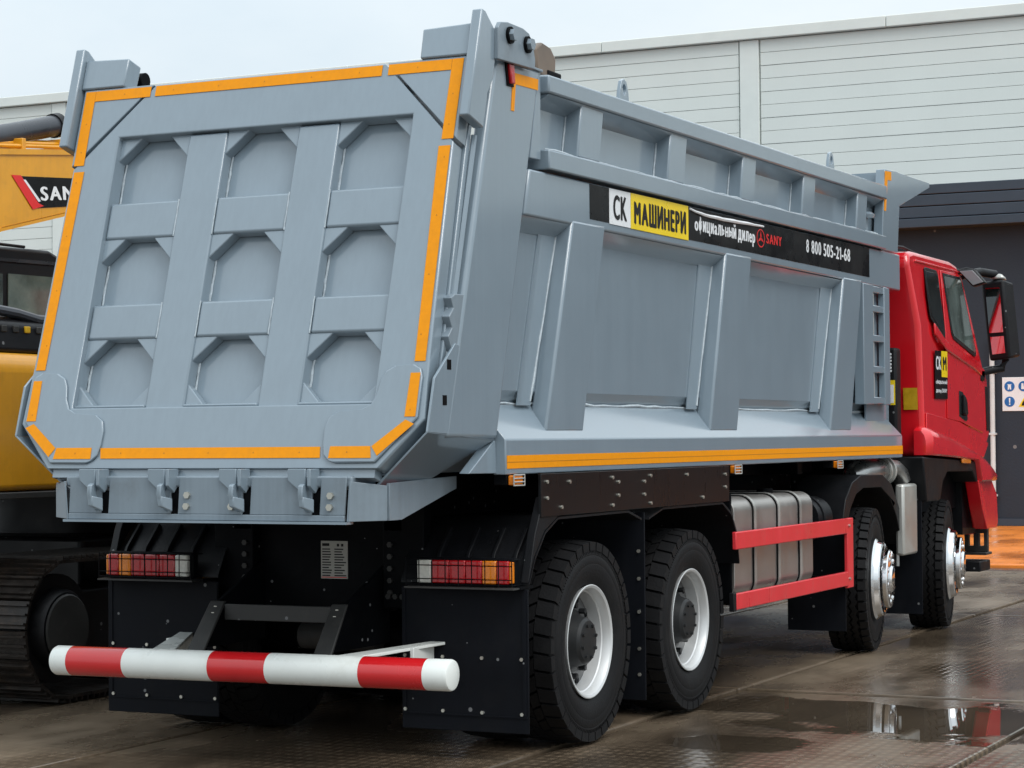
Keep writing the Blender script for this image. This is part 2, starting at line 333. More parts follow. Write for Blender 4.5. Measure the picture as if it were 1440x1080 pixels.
# ------------------------------------------------------------------ charcoal annex
AY = 27.0
an = thing('annex', 'low charcoal annex building in front of the pale warehouse', 'building', (2, AY, 0))
wx = -14.0
while wx < 24:
    MB().box(wx + .004, wx + 5.996, AY, AY + .2, .0, 5.15).build('wall_panel', 'annex', an, smooth=0); wx += 6.0
MB().box(-14, 24, AY + .2, WY - .13, .0, 5.80).build('core', 'annex', an, smooth=0)
fasc = [5.12, 5.29, 5.49, 5.69, 5.87]
for z0, z1 in zip(fasc[:-1], fasc[1:]):
    MB().box(-14.1, 24.1, AY - .42 + (0 if z0 > 5.2 else -.03), AY - .001, z0 + .005, z1 - .008).build('fascia_board', 'annex_trim', an, bevel=.012, smooth=0)
MB().box(-14.1, 24.1, AY, WY - .13, 5.805, 5.87).build('roof', 'annex_trim', an, smooth=0)
MB().box(-14, 24, AY - .03, AY - .001, 0, .12).build('plinth', 'annex_trim', an, smooth=0)
dp = thing('downpipe', 'thin white vertical pipe standing against the charcoal annex wall', 'pipe', (-3.08, AY - .08, 0))
MB().tube([(-3.08, AY - .08, -.004), (-3.08, AY - .08, 3.25)], .042, 14).build('tube', 'pipe_white', dp)
for z in (.5, 1.55, 2.6): MB().box(-3.135, -3.025, AY - .125, AY - .001, z, z + .035).build('clamp', 'pipe_white', dp, smooth=0)
sg = thing('safety_sign', 'white safety sign with blue round symbols on the charcoal wall', 'sign', (-2.5, AY, 1.955))
SY = AY - .012
MB().box(-2.925, -2.15, SY, AY - .001, 1.955, 2.53).build('board', 'film_white', sg, bevel=.003, smooth=0)
def disc_xz(x, z, r, y0, y1, n=28): return MB().py([(x + r * math.cos(2 * math.pi * i / n), z + r * math.sin(2 * math.pi * i / n)) for i in range(n)], y0, y1)
for (x, z, kind) in ((-2.80, 2.375, 'man'), (-2.56, 2.375, 'boot'), (-2.80, 2.115, 'bang'), (-2.55, 2.10, 'tri'), (-2.30, 2.375, 'bang'), (-2.30, 2.115, 'man')):
    if kind == 'tri':
        q = MB().py([(x - .10, z - .075), (x + .10, z - .075), (x, z + .09)], SY - .004, SY).build('symbol', 'film_yellow', sg, smooth=0)
        MB().py([(x - .05, z - .055), (x + .05, z - .055), (x + .035, z - .01), (x, z + .045), (x - .035, z - .01)], SY - .006, SY - .004).build('pictogram', 'ink', q, smooth=0)
    else:
        q = disc_xz(x, z, .088, SY - .004, SY).build('symbol', 'sign_blue', sg, smooth=0)
        b = MB()
        if kind == 'man':
            b.py([(x - .03, z - .055), (x - .008, z - .055), (x, z - .01), (x + .008, z - .055), (x + .03, z - .055), (x + .025, z + .02), (x + .04, z + .035), (x - .04, z + .035), (x - .025, z + .02)], SY - .006, SY - .004)
            b.v += disc_xz(x, z + .052, .017, SY - .006, SY - .004, 12).v and []
        elif kind == 'boot': b.py([(x - .035, z + .05), (x - .002, z + .05), (x + .004, z - .005), (x + .05, z - .028), (x + .05, z - .05), (x - .04, z - .05)], SY - .006, SY - .004)
        else: b.py([(x - .013, z + .06), (x + .013, z + .06), (x + .009, z - .02), (x - .009, z - .02)], SY - .006, SY - .004); b.py([(x - .012, z - .032), (x + .012, z - .032), (x + .012, z - .056), (x - .012, z - .056)], SY - .006, SY - .004)
        b.build('pictogram', 'film_white', q, smooth=0)

# ------------------------------------------------------------------ dump truck
truck = thing('dump_truck', 'grey and red four-axle dump truck parked on wet concrete slabs', 'truck', (0, 3.4, 0))
K = .28
def yl(y, z, z0=1.57): return y + K * (z - z0)          # the bed leans forward as it rises

# ---- cargo bed
def rise(y): return .0072 * (y + .65)
bed_floor = MB()
bed_floor.py([(-1.16, 1.60), (-.95, 1.41), (.95, 1.41), (1.16, 1.60), (1.16, 1.70), (-1.16, 1.70)], -1.2, 5.45)
bed = bed_floor.build('cargo_bed', 'grey', truck, bedfit=True)
for s in (1, -1):
    def side(mb, name, m='grey', bev=.010, parent=None, seg=2):
        return (mb if s > 0 else mirx(mb)).build(name, m, parent or bed, bevel=bev, seg=seg, bedfit=True)
    # main wall sheet
    side(MB().px([(yl(-1.5, 1.70), 1.80), (5.45, 1.80), (5.45, 3.38), (yl(-1.2, 3.32), 3.32)], 1.13, 1.18), 'side_wall', bev=0)
    side(MB().hexa([(1.09, -1.25, 1.738), (1.140, -1.25, 1.738), (1.140, 5.45, 1.738), (1.09, 5.45, 1.738)], [(1.13, -1.25, 1.7995), (1.18, -1.25, 1.7995), (1.18, 5.45, 1.7995), (1.13, 5.45, 1.7995)]), 'wall_foot', bev=0)
    side(MB().py([(1.175, 2.570), (1.262, 2.644), (1.175, 2.644)], -.90, 5.44), 'band_soffit', bev=0)
    side(MB().hexa([(1.175, -.60, 3.205), (1.178, -.60, 3.205), (1.178, 5.25, 3.235), (1.175, 5.25, 3.235)], [(1.175, -.60, 3.261), (1.282, -.60, 3.265), (1.282, 5.25, 3.297), (1.175, 5.25, 3.294)]), 'rail_soffit', bev=0)
    # rear post
    side(MB().px([(-1.70, 1.575), (-1.178, 1.565), (-.672, 3.375), (-1.165, 3.36)], 1.195, 1.27), 'rear_post', bev=.022, seg=3)
    side(MB().px([(-.78, 2.93), (-.70, 3.25), (-.68, 3.37), (-.655, 3.37), (-.66, 2.93)], 1.175, 1.262), 'post_flange', bev=.004)
    # banner band
    side(MB().hexa([(1.10, -.862, 2.645), (1.27, -.862, 2.645), (1.27, 5.72, 2.650), (1.10, 5.72, 2.650)], [(1.10, -.80, 2.875), (1.27, -.80, 2.875), (1.27, 5.72, 2.925), (1.10, 5.72, 2.925)]), 'side_band', bev=.012)
    # mid rail and top rail
    side(MB().hexa([(1.12, -.635, 2.889), (1.300, -.635, 2.889), (1.300, 5.26, 2.928), (1.12, 5.26, 2.928)], [(1.12, -.635, 2.995), (1.300, -.635, 2.985), (1.300, 5.26, 3.028), (1.12, 5.26, 3.038)]), 'middle_rail', bev=.008)
    side(MB().hexa([(1.12, -.62, 3.262), (1.295, -.62, 3.268), (1.295, 5.315, 3.300), (1.12, 5.315, 3.294)], [(1.12, -.62, 3.365), (1.295, -.62, 3.356), (1.295, 5.315, 3.402), (1.12, 5.315, 3.41)]), 'top_rail', bev=.010)
    # upper ribs
    for a, b in ((-.235, .05), (1.0, 1.255), (2.20, 2.44), (3.38, 3.63), (4.60, 4.83)):
        z0, z1 = 2.99 + rise(a), 3.268 + rise(a)
        side(MB().hexa([(1.17, a, z0), (1.272, a, z0), (1.272, b, z0), (1.17, b, z0)], [(1.17, a + .06, z1), (1.272, a + .06, z1), (1.272, b + .06, z1), (1.17, b + .06, z1)]), 'upper_rib', bev=.010)
    # lower ribs: wider at the foot
    for (a, b, c, d) in ((-.645, -.19, -.305, .115), (1.635, 2.10, 1.93, 2.385), (3.945, 4.42, 4.285, 4.72)):
        side(MB().hexa([(1.17, a, 1.60), (1.272, a, 1.60), (1.272, b, 1.598), (1.17, b, 1.598)], [(1.17, c, 2.668), (1.274, c, 2.668), (1.274, d, 2.672), (1.17, d, 2.672)]), 'side_rib', bev=.014)
    # doubler plates beside the ribs
    for (a, b, c, d) in ((-.80, -.645, -.52, -.305), (1.47, 1.635, 1.70, 1.93), (3.76, 3.945, 4.04, 4.285)):
        side(MB().px([(a, 1.73), (b, 1.73), (d, 2.64), (c, 2.64)], 1.181, 1.187), 'doubler_plate', bev=0)
    # sloping ledge and sill fascia
    led = MB().py([(1.08, 1.730), (1.150, 1.742), (1.306, 1.565), (1.306, 1.40), (1.24, 1.40), (1.10, 1.52)], -1.165, 5.60)
    led.v = [(x, (y - .05 if (y > 5 and z > 1.6) else y), z) for x, y, z in led.v]
    lo = side(led, 'ledge', bev=.006)
    side(MB().box(1.3062, 1.3085, -1.155, 5.60, 1.428, 1.490), 'reflective_tape', 'tape', 0, lo)
    for q in range(1): side(MB().box(1.3086, 1.3090, -1.155, 5.60, 1.456, 1.460), 'tape_seam', 'tape_mark', 0, lo)
    # weld beads along rib edges
    wb = MB()
    for (a, c) in ((-.645, -.305), (1.635, 1.93), (3.945, 4.285)):
        pts = [(1.188, a + (c - a) * t + random.uniform(-.003, .003) - .004, 1.75 + .89 * t) for t in [i / 14 for i in range(15)]]
        wb.tube(pts, [random.uniform(.004, .0075) for _ in pts], 6)
    for a in (-.235, 1.0, 2.20, 3.38, 4.60):
        pts = [(1.184, a + .06 * t + random.uniform(-.002, .002) - .003, 3.01 + rise(a) + .24 * t) for t in [i / 8 for i in range(9)]]
        wb.tube(pts, [random.uniform(.004, .007) for _ in pts], 6)
    pts = [(1.158, -1.0 + i * .12, 1.738 + random.uniform(-.005, .005)) for i in range(54)]
    wb.tube(pts, [random.uniform(.005, .010) for _ in pts], 6)
    pts = [(1.266, -.62 + i * .12, 2.992 + rise(-.62 + i * .12) + random.uniform(-.003, .003)) for i in range(49)]
    wb.tube(pts, [random.uniform(.003, .008) for _ in pts], 6)
    ow = side(wb, 'weld_bead', 'weld', 0); ow['kind'] = 'stuff'
    # front corner post with cab guard wing
    side(MB().px([(5.24, 2.93), (5.30, 3.30), (5.345, 3.53), (5.69, 3.545), (5.72, 3.28), (5.66, 2.93)], 1.20, 1.272), 'front_post', bev=.006)
    side(MB().px([(5.692, 3.544), (6.62, 3.555), (6.63, 3.52), (5.722, 3.285)], 1.225, 1.262), 'guard_wing', bev=.003)
    side(MB().px([(5.45, 1.45), (5.62, 1.62), (5.62, 2.64), (5.45, 2.64)], 1.0, 1.20), 'front_corner', bev=.01)
    # tape on post tops
    for t_, pl_ in (('reflective_tape', [(-.985, 3.315), (-.70, 3.322), (-.705, 3.268), (-.955, 3.262), (-.975, 3.13), (-1.01, 3.13)]), ('reflective_tape', [(5.335, 3.515), (5.50, 3.525), (5.50, 3.46), (5.40, 3.455), (5.35, 3.22), (5.30, 3.22)])):
        xx = 1.2705 if t_ and pl_[0][0] < 0 else 1.2725
        side(MB().px(pl_, xx, xx + .002), 'reflective_tape', 'tape', 0)
    # lower rear lip plate that wraps the tailgate corner
    lip = MB()
    lip.px([(-1.60, 2.00), (-1.80, 1.84), (-1.87, 1.60), (-1.40, 1.58), (-1.55, 1.99)], 1.255, 1.268)
    lip2 = MB().hexa([(1.268, -1.87, 1.60), (1.268, -1.20, 1.566), (1.255, -1.20, 1.566), (1.255, -1.87, 1.60)], [(.965, -1.84, 1.335), (.965, -1.50, 1.325), (.955, -1.50, 1.335), (.955, -1.84, 1.345)])
    lip3 = MB().hexa([(.965, -1.84, 1.335), (.965, -1.50, 1.325), (.955, -1.50, 1.340), (.955, -1.84, 1.345)], [(.80, -1.80, 1.345), (.80, -1.50, 1.335), (.80, -1.50, 1.35), (.80, -1.80, 1.357)])
    side(lip, 'rear_lip', bev=.003); side(lip2, 'rear_lip_chamfer', 'grey', bev=.003); side(lip3, 'rear_lip_floor', bev=.002)
    side(MB().px([(-1.45, 1.41), (-1.162, 1.405), (-1.17, 1.56), (-1.19, 1.56)], 1.20, 1.255), 'corner_gusset', bev=.004)
    for z in (1.72, 1.88): side(MB().box(1.2565, 1.2692, yl(-1.735, z) - .035, yl(-1.735, z) + .005, z, z + .045), 'slot', 'black_metal', 0)
    # zigzag locking teeth on the post
    side(MB().px([(-1.585, 2.225), (-1.625, 2.205), (-1.60, 2.16), (-1.645, 2.12), (-1.615, 2.07), (-1.655, 2.03), (-1.62, 1.96), (-1.58, 1.95), (-1.50, 2.225)], 1.215, 1.262), 'seal_guide', 'grey_dull', .004)
    # lifting eyes
    for y in (.62, 4.35):
        ring = [( .045 * math.cos(t), .052 + .052 * math.sin(t)) for t in [2 * math.pi * i / 20 for i in range(20)]]
        outer = [(y - .075, 3.36), (y + .075, 3.36), (y + .06, 3.44 + rise(y)), (y + .035, 3.50 + rise(y)), (y, 3.515 + rise(y)), (y - .035, 3.50 + rise(y)), (y - .06, 3.44 + rise(y))]
        hole = [(y + .026 * math.cos(t), 3.455 + rise(y) + .03 * math.sin(t)) for t in [2 * math.pi * i / 12 for i in range(12)]]
        side(MB().px(outer, 1.15, 1.172, [hole]), 'lifting_eye', bev=.003)
    # grab hook by the front post
    side(MB().tube([(1.21, 5.02, 3.03), (1.21, 5.02, 3.14)], .022, 10).tube([(1.21, 5.02, 3.14), (1.21, 5.02, 3.165), (1.21, 5.02, 3.185)], [.07, .078, .05], 14), 'grab_hook', bev=0)
# front bulkhead and cab guard
MB().box(-1.2, 1.2, 5.40, 5.46, 1.62, 3.50).build('headboard', 'grey', bed, bedfit=True)
MB().hexa([(-1.22, 5.69, 3.53), (1.22, 5.69, 3.53), (1.22, 6.62, 3.53), (-1.22, 6.62, 3.53)], [(-1.22, 5.69, 3.55), (1.22, 5.69, 3.55), (1.22, 6.62, 3.552), (-1.22, 6.62, 3.552)]).build('cab_guard', 'grey', bed, bedfit=True)
MB().box(-1.19, 1.19, 5.40, 5.70, 3.395, 3.45).build('front_rail', 'grey', bed, bevel=.01, bedfit=True)
# ladder on the right front
ld = MB()
ld.box(1.20, 1.275, 4.745, 4.985, 1.79, 2.655); 
lad = ld.build('ladder', 'grey', truck, bevel=.006, bedfit=True)
MB().box(1.225, 1.275, 5.27, 5.41, 1.79, 2.655).build('ladder_rail', 'grey', lad, bevel=.006, bedfit=True)
for z in (1.795, 2.02, 2.245, 2.46, 2.60): MB().box(1.215, 1.27, 4.98, 5.275, z, z + .05).build('rung', 'grey', lad, bevel=.006, bedfit=True)
MB().box(1.20, 1.212, 4.98, 5.45, 1.65, 2.66).build('ladder_backplate', 'grey', lad, bedfit=True)
MB().tube([(1.235, 5.10, 1.80), (1.235, 5.10, 2.63)], .010, 8).build('grab_rod', 'steel', lad, bedfit=True)
# tarp bracket on the post
MB().px([(-.47, 3.40), (-.30, 3.37), (-.25, 3.44), (-.245, 3.50), (-.30, 3.545), (-.42, 3.56), (-.49, 3.52)], 1.12, 1.16).build('tarp_arm', mat('rusty_brown_plate', (.16, .12, .09), .5, var=.3), bed, bevel=.012, bedfit=True)
MB().box(1.10, 1.17, -.36, -.20, 3.36, 3.43).build('tarp_mount', 'black_metal', bed, bevel=.01, bedfit=True)

# ---- banner on the right side
EX = (0, 1, 0)
def bz(y): return .0078 * (y + .2)
XB = 1.2702
def band_quad(y0, y1, za, zb, x0, x1):
    return MB().hexa([(x0, y0, za + bz(y0) * .3), (x1, y0, za + bz(y0) * .3), (x1, y1, za + bz(y1) * .3), (x0, y1, za + bz(y1) * .3)], [(x0, y0, zb + bz(y0)), (x1, y0, zb + bz(y0)), (x1, y1, zb + bz(y1)), (x0, y1, zb + bz(y1))])
ban = band_quad(-.085, 4.91, 2.692, 2.872, XB, XB + .002).build('banner', 'film_black', truck, smooth=0, bedfit=True)
band_quad(.165, .452, 2.688, 2.873, XB + .0022, XB + .0036).build('white_patch', 'film_white', ban, smooth=0, bedfit=True)
band_quad(.455, 1.308, 2.686, 2.874, XB + .0022, XB + .0040).build('yellow_patch', 'film_yellow', ban, smooth=0, bedfit=True)
wav = []
for i in range(17):
    t = i / 16; wav.append((1.33 + 1.25 * t, 2.862 - .028 * math.sin(t * math.pi) ** .5 * (1 - t) + .012))
crease = MB().tube([(XB + .010 * math.sin(i * .9) ** 2 + .004, y, z) for i, (y, z) in enumerate(wav)], [.006 + .006 * math.sin(math.pi * i / 16) for i in range(17)], 6)
crease.build('peeling_edge', 'film_white', ban, bedfit=True)
TX = XB + .0050
def btext(s, y, w, z, h, m, bold=.0): return text(s, ban, m, (TX - .11, fy(y), fz(z)), (0, 1, .0045), (0, 0, 1), w * 1.024, h * 1.024, bold=bold)
btext('СК', .215, .185, 2.716, .132, 'ink', .05)
btext('МАШИНЕРИ', .500, .77, 2.716, .130, 'ink', .07)
TX = XB + .0030
btext('официальный дилер', 1.41, 1.04, 2.730, .115, 'film_white', .055)
btext('SANY', 2.66, .30, 2.776, .062, 'film_red', .05)
btext('8', 3.46, .055, 2.778, .088, 'film_white', .04); btext('800', 3.57, .21, 2.7785, .088, 'film_white', .04); btext('505-21-68', 3.83, .61, 2.779, .088, 'film_white', .04)
# round three-armed emblem
em = MB(); cy_, cz_ = 2.555, 2.80
rO = [(cy_ + .075 * math.cos(t), cz_ + .058 * math.sin(t)) for t in [2 * math.pi * i / 28 for i in range(28)]]
rI = [(cy_ + .066 * math.cos(t), cz_ + .050 * math.sin(t)) for t in [2 * math.pi * i / 28 for i in range(28)]]
em.px(rO, TX, TX + .0006, [rI])
for k in range(3):
    a = math.pi / 2 + k * 2 * math.pi / 3
    p = lambda r, b: (cy_ + r * 1.3 * math.cos(b), cz_ + r * math.sin(b))
    em.px([p(.006, a + 1.4), p(.018, a + .5), p(.050, a), p(.018, a - .5), p(.006, a - 1.4)], TX + .0007, TX + .0013)
em.build('emblem', 'film_red', ban, smooth=0, bedfit=True)

# ---- tailgate, in its own leaning plane
KT = .289
TN = math.sqrt(1 + KT * KT)
TG = frame((0, -1.693, 1.484), (1, 0, 0), (0, KT, 1))       # local x across, y up the slope, z outward
def V(z): return (z - 1.484) * TN
tgate = MB()
vt = V(3.385)
cut = [(.664, vt), (1.085, V(2.962))]
outl = [(-.93, -.045), (.93, -.045), (1.13, V(1.66)), (1.115, V(1.95)), (cut[1][0] + .01, cut[1][1]), (cut[0][0], cut[0][1]), (-cut[0][0], cut[0][1]), (-cut[1][0] - .01, cut[1][1]), (-1.115, V(1.95)), (-1.13, V(1.66))]
CX = [(-.84, -.425), (-.20, .215), (.443, .855)]; CZ = [(1.735, 2.08), (2.257, 2.59), (2.778, 3.116)]
holes = [[(a, V(c)), (b, V(c)), (b, V(d)), (a, V(d))] for a, b in CX for c, d in CZ]
tgate.pz(outl, -.095, 0, [[(-.84, V(1.735)), (.855, V(1.735)), (.855, V(3.116)), (-.84, V(3.116))]])
tg = tgate.build('tailgate', 'grey', truck, bevel=.008, world=TG, seg=3)
for a, b in ((-.425, -.20), (.215, .443)): MB().box(a, b, V(1.729), V(3.110), -.099, -.022).build('vertical_beam', 'grey', tg, world=TG, bevel=.010, seg=3)
for a, b in ((-.8395, -.4245), (-.2005, .2155), (.4425, .8545)):
    for c, d in ((2.08, 2.257), (2.59, 2.778)): MB().box(a, b, V(c), V(d), -.099, -.026).build('cross_beam', 'grey', tg, world=TG, bevel=.014, seg=3)
    MB().box(a, b, V(1.7351), V(1.752), -.099, -.012).build('sill_lip', 'grey', tg, world=TG, bevel=.008)
full = [(-.93, -.045), (.93, -.045), (1.13, V(1.66)), (1.105, vt), (-1.105, vt), (-1.13, V(1.66))]
MB().pz(full, -.135, -.0990).build('back_plate', 'grey', tg, world=TG, bevel=.006)
for s in (1, -1):
    MB().pz([(s * (cut[0][0] + .014), vt), (s * 1.108, vt), (s * 1.108, V(2.975))], -.095, 0).build('corner_plate', 'grey', tg, world=TG, bevel=.004)
    # cast corner reinforcement with rounded corners
    pts = [(x, V(z)) for x, z in ((.66, 1.474), (.632, 1.50), (.622, 1.55), (.620, 1.62), (.634, 1.668), (.675, 1.695), (.80, 1.706), (.848, 1.728), (.872, 1.775), (.884, 1.84), (.904, 1.88), (.945, 1.903), (1.05, 1.908), (1.084, 1.89), (1.098, 1.85), (1.100, 1.665), (.908, 1.463), (.70, 1.461))]
    MB().pz([(s * x, y) for x, y in pts], .0005, .014).build('corner_casting', 'grey', tg, world=TG, bevel=.009, seg=3)
# corner gussets inside the cells
for ci, (a, b) in enumerate(CX):
    for ri, (c, d) in enumerate(CZ):
        L = .125
        for (px_, py_, dx, dy) in ((a, V(d), 1, -1), (b, V(d), -1, -1)) + (((a, V(c), 1, 1), (b, V(c), -1, 1)) if ri == 0 else ()):
            MB().pz([(px_ - dx * .004, py_ - dy * .004), (px_ + dx * L, py_ - dy * .004), (px_ - dx * .004, py_ + dy * L)], -.0992, -.034).build('gusset', 'grey', tg, world=TG, bevel=.006)
# weld beads at sill of cells
wb = MB()
for a, b in CX:
    for c, d in CZ:
        pts = [(a + (b - a) * i / 10, V(c) + .004 + random.uniform(-.002, .002), -.095) for i in range(11)]
        wb.tube(pts, [random.uniform(.005, .008) for _ in pts], 6)
        pts = [(a + .004 + random.uniform(-.002, .002), V(c) + (V(d) - V(c)) * i / 10, -.095) for i in range(11)]
        wb.tube(pts, [random.uniform(.004, .007) for _ in pts], 6)
for x in (-.425, -.20, .215, .443):
    for c, d in ((2.08, 2.257), (2.59, 2.778)): wb.tube([(x + random.uniform(-.001, .001), V(c) + (V(d) - V(c)) * i / 8, -.024) for i in range(9)], .0035, 6)
wb.build('weld_bead', 'weld', tg, world=TG)['kind'] = 'stuff'
# reflective tape
def tape(poly, marks=()):
    o = MB().pz(poly, .0022 if abs(poly[0][0]) < .62 or poly[0][1] > V(1.95) else .0152, .0036 if abs(poly[0][0]) < .62 or poly[0][1] > V(1.95) else .0166).build('reflective_tape', 'tape', tg, world=TG, smooth=0)
    for (x, y) in marks:
        z = .0037 if abs(poly[0][0]) < .62 or poly[0][1] > V(1.95) else .0167
        MB().pz([(x - .004, y - .004), (x + .004, y - .004), (x, y + .005)], z, z + .0006).build('tape_mark', 'tape_mark', o, world=TG, smooth=0)
tw = .056
tape([(-.615, .003), (.613, .003), (.607, tw), (-.625, tw)], [(-.5 + i * .25, .03) for i in range(5)])
tape([(-.66, vt - .012), (.655, vt - .012), (.655, vt - .012 - tw), (-.66, vt - .012 - tw)], [(-.55 + i * .27, vt - .04) for i in range(5)])
for s in (1, -1):
    f_ = lambda L: [(s * x, y) for x, y in L]
    tape(f_([(.69, vt - .012), (1.032, vt - .012), (1.032, vt - .012 - tw), (.69, vt - .012 - tw)]), [(s * .85, vt - .04)])
    tape(f_([(1.034, vt - .012), (1.095, vt - .012), (1.092, V(2.978)), (1.030, V(2.978))]), [(s * 1.06, V(3.2)), (s * 1.06, V(3.05))])
    tape(f_([(1.02, V(2.945)), (1.082, V(2.945)), (1.098, V(1.925)), (1.042, V(1.925))]), [(s * 1.058, V(2.05 + .28 * i)) for i in range(4)])
    tape(f_([(1.038, V(1.868)), (1.088, V(1.868)), (1.090, V(1.668)), (1.034, V(1.668))]), [(s * 1.06, V(1.70))])
    tape(f_([(1.042, V(1.655)), (1.088, V(1.635)), (.918, V(1.492)), (.884, V(1.535))]))
    tape(f_([(.668, V(1.536)), (.878, V(1.536)), (.888, V(1.482)), (.665, V(1.482))]), [(s * .76, V(1.51))])
# bottom bar, upper horn blocks and hinge arms
MB().box(-.90, .90, -.085, -.0455, -.09, -.02).build('lower_bar', 'grey', tg, world=TG)
for s in (1, -1):
    MB().pz([(s * .86, vt + .001), (s * 1.1255, vt + .001), (s * 1.1255, V(3.545)), (s * .855, V(3.535))], -.10, .012).build('horn_block', 'grey', tg, world=TG, bevel=.008)
    hb = MB().prism([(.045, V(3.07)), (.045, V(3.595)), (.0, V(3.60)), (-.155, V(3.545)), (-.155, V(3.33)), (-.12, V(3.25)), (-.12, V(3.07))], s * 1.126, s * 1.180, lambda u, v, t: (t, v, u))
    hb.build('hinge_arm', 'grey', tg, world=TG, bevel=.008)
    # hinge bracket on the post, pins
    hp = [(-1.085, 3.368), (-1.075, 3.52), (-1.05, 3.55), (-.97, 3.562), (-.80, 3.56), (-.73, 3.545), (-.69, 3.50), (-.662, 3.43), (-.665, 3.378)]
    mbp = MB().px([(1.0088 * y + .0914, 1.0088 * z - .0139) for y, z in hp], 1.178, 1.200)
    (mbp if s > 0 else mirx(mbp)).build('hinge_bracket', 'grey_dull', bed, bevel=.004)
    for (y, z) in ((-.872, 3.517), (-.675, 3.502)):
        c = MB().tube([(s * 1.06, y, z), (s * 1.212, y, z)], .042, 16).build('hinge_pin', 'black_metal', bed)
        MB().tube([(s * 1.2125, y, z), (s * 1.235, y, z)], .030, 6).build('pin_nut', 'grey_dull', c)
    MB().box(min(s * 1.05, s * 1.278), max(s * 1.05, s * 1.278), -1.10, -.655, 3.3625, 3.3755).build('post_cap', 'grey_dull', bed, bevel=.003, bedfit=True)
    MB().px([(-1.055, 3.345), (-1.005, 3.348), (-.995, 3.255), (-1.035, 3.252)], s * 1.2702, s * 1.292).build('marker_lamp', 'lens_red', bed, bevel=.006, bedfit=True)
    MB().px([(-1.075, 3.355), (-.995, 3.358), (-.985, 3.244), (-1.055, 3.242)], s * 1.2701, s * 1.277).build('marker_lamp_base', 'black_metal', bed, bedfit=True)

for s in (1, -1): MB().tube([(s * 1.118, V(1.75), -.15), (s * 1.118, V(3.05), -.15)], .016, 8).build('edge_seal', 'grey', tg, world=TG)
# ---- hinge apron below the tailgate
ap = MB()
slots = (-.565, -.165, .235, .61)
edges = [-.775] + [v for x in slots for v in (x - .022, x + .022)] + [.765]
apron = MB().py([(-.775, 1.197), (.765, 1.197), (.765, 1.225), (-.775, 1.225)], -1.738, -1.722).build('hinge_apron', 'grey_dull', truck, bevel=.003)
for a, b in zip(edges[0::2], edges[1::2]): MB().py([(a + .0, 1.2255), (b, 1.2255), (b + .012, 1.40), (a + .012, 1.40)], -1.734, -1.722).build('apron_plate', 'grey_dull', apron, bevel=.003)
MB().box(-.80, .80, -1.7215, -1.50, 1.352, 1.405).build('apron_beam', 'grey_dull', apron, bevel=.01)
MB().box(-.79, .79, -1.76, -1.70, 1.185, 1.1965).build('apron_edge', 'grey', apron)
for s in (1, -1):
    MB().hexa([(s * .775, -1.735, 1.197), (s * .785, -1.735, 1.197), (s * .93, -1.63, 1.20), (s * .92, -1.62, 1.20)], [(s * .79, -1.735, 1.38), (s * .80, -1.735, 1.38), (s * .93, -1.63, 1.36), (s * .92, -1.62, 1.36)]).build('apron_return', 'grey_dull', apron, bevel=.002)
    MB().px([(-1.62, 1.20), (-1.50, 1.20), (-.95, 1.33), (-.95, 1.39), (-1.62, 1.37)], s * .92, s * .935).build('apron_side', 'grey_dull', apron, bevel=.002)
for x in slots:
    MB().px([(-1.742, 1.245), (-1.728, 1.232), (-1.728, 1.285), (-1.752, 1.300), (-1.762, 1.345), (-1.775, 1.372), (-1.800, 1.362), (-1.806, 1.320), (-1.790, 1.272)], x - .052, x - .026).build('latch_hook', 'grey', apron, bevel=.005)
    MB().hexa([(x - .052, -1.795, 1.262), (x - .026, -1.795, 1.262), (x + .006, -1.750, 1.236), (x - .010, -1.745, 1.236)], [(x - .052, -1.80, 1.312), (x - .026, -1.80, 1.312), (x + .006, -1.750, 1.300), (x - .010, -1.745, 1.300)]).build('latch_hook_toe', 'grey', apron, bevel=.005)
    MB().py([(x - .135, 1.438), (x - .040, 1.438), (x - .040, 1.335), (x - .085, 1.345), (x - .135, 1.385)], -1.752, -1.738).build('hinge_lug', 'grey', apron, bevel=.003)
    MB().px([(-1.70, 1.438), (-1.785, 1.438), (-1.785, 1.36), (-1.735, 1.325), (-1.70, 1.36)], x - .012, x + .006).build('hinge_lug', 'grey', apron, bevel=.003)
    MB().box(x - .02, x + .02, -1.7215, -1.70, 1.226, 1.335).build('slot_back', 'black_metal', apron)
bolt_me = hexbolt(.017, .014).mesh('bolt', M['bolt'], 0); dull_me = hexbolt(.015, .014).mesh('bolt', M['dark_steel'], 0)
for (x, z) in ((-.60, 1.262), (-.085, 1.315), (-.09, 1.262), (.165, 1.315), (.16, 1.262), (.695, 1.315), (.69, 1.262)):
    inst('bolt', bolt_me, apron, T3((x, -1.735, z)) @ RZ(-math.pi / 2))

# ---- chassis
fr = MB().box(.40, .49, -.62, 8.4, .80, 1.10).build('frame_rail', 'black_metal', truck, bevel=.008)
MB().box(-.49, -.40, -.62, 8.4, .80, 1.10).build('frame_rail', 'black_metal', truck, bevel=.008)
MB().box(.39, .50, -.70, 5.4, 1.105, 1.30).build('subframe', 'black_metal', truck, bevel=.006)
MB().box(-.50, -.39, -.70, 5.4, 1.105, 1.30).build('subframe', 'black_metal', truck, bevel=.006)
MB().box(-.70, .70, -1.45, 5.3, 1.301, 1.40).build('tipping_frame', 'black_metal', truck, bevel=.006)
for y in (.7, 2.6, 4.2): MB().box(-.95, .95, y, y + .1, 1.302, 1.409).build('floor_bearer', 'black_metal', truck)
cm = MB().box(-.399, .399, -.62, -.56, .70, 1.28).build('rear_crossmember', 'black_metal', truck, bevel=.006)
for z in (.80, .86, .92, .98, 1.04):
    for s in (1, -1): inst('bolt', dull_me, cm, T3((s * .43, -.70, z)) @ RZ(-math.pi / 2))
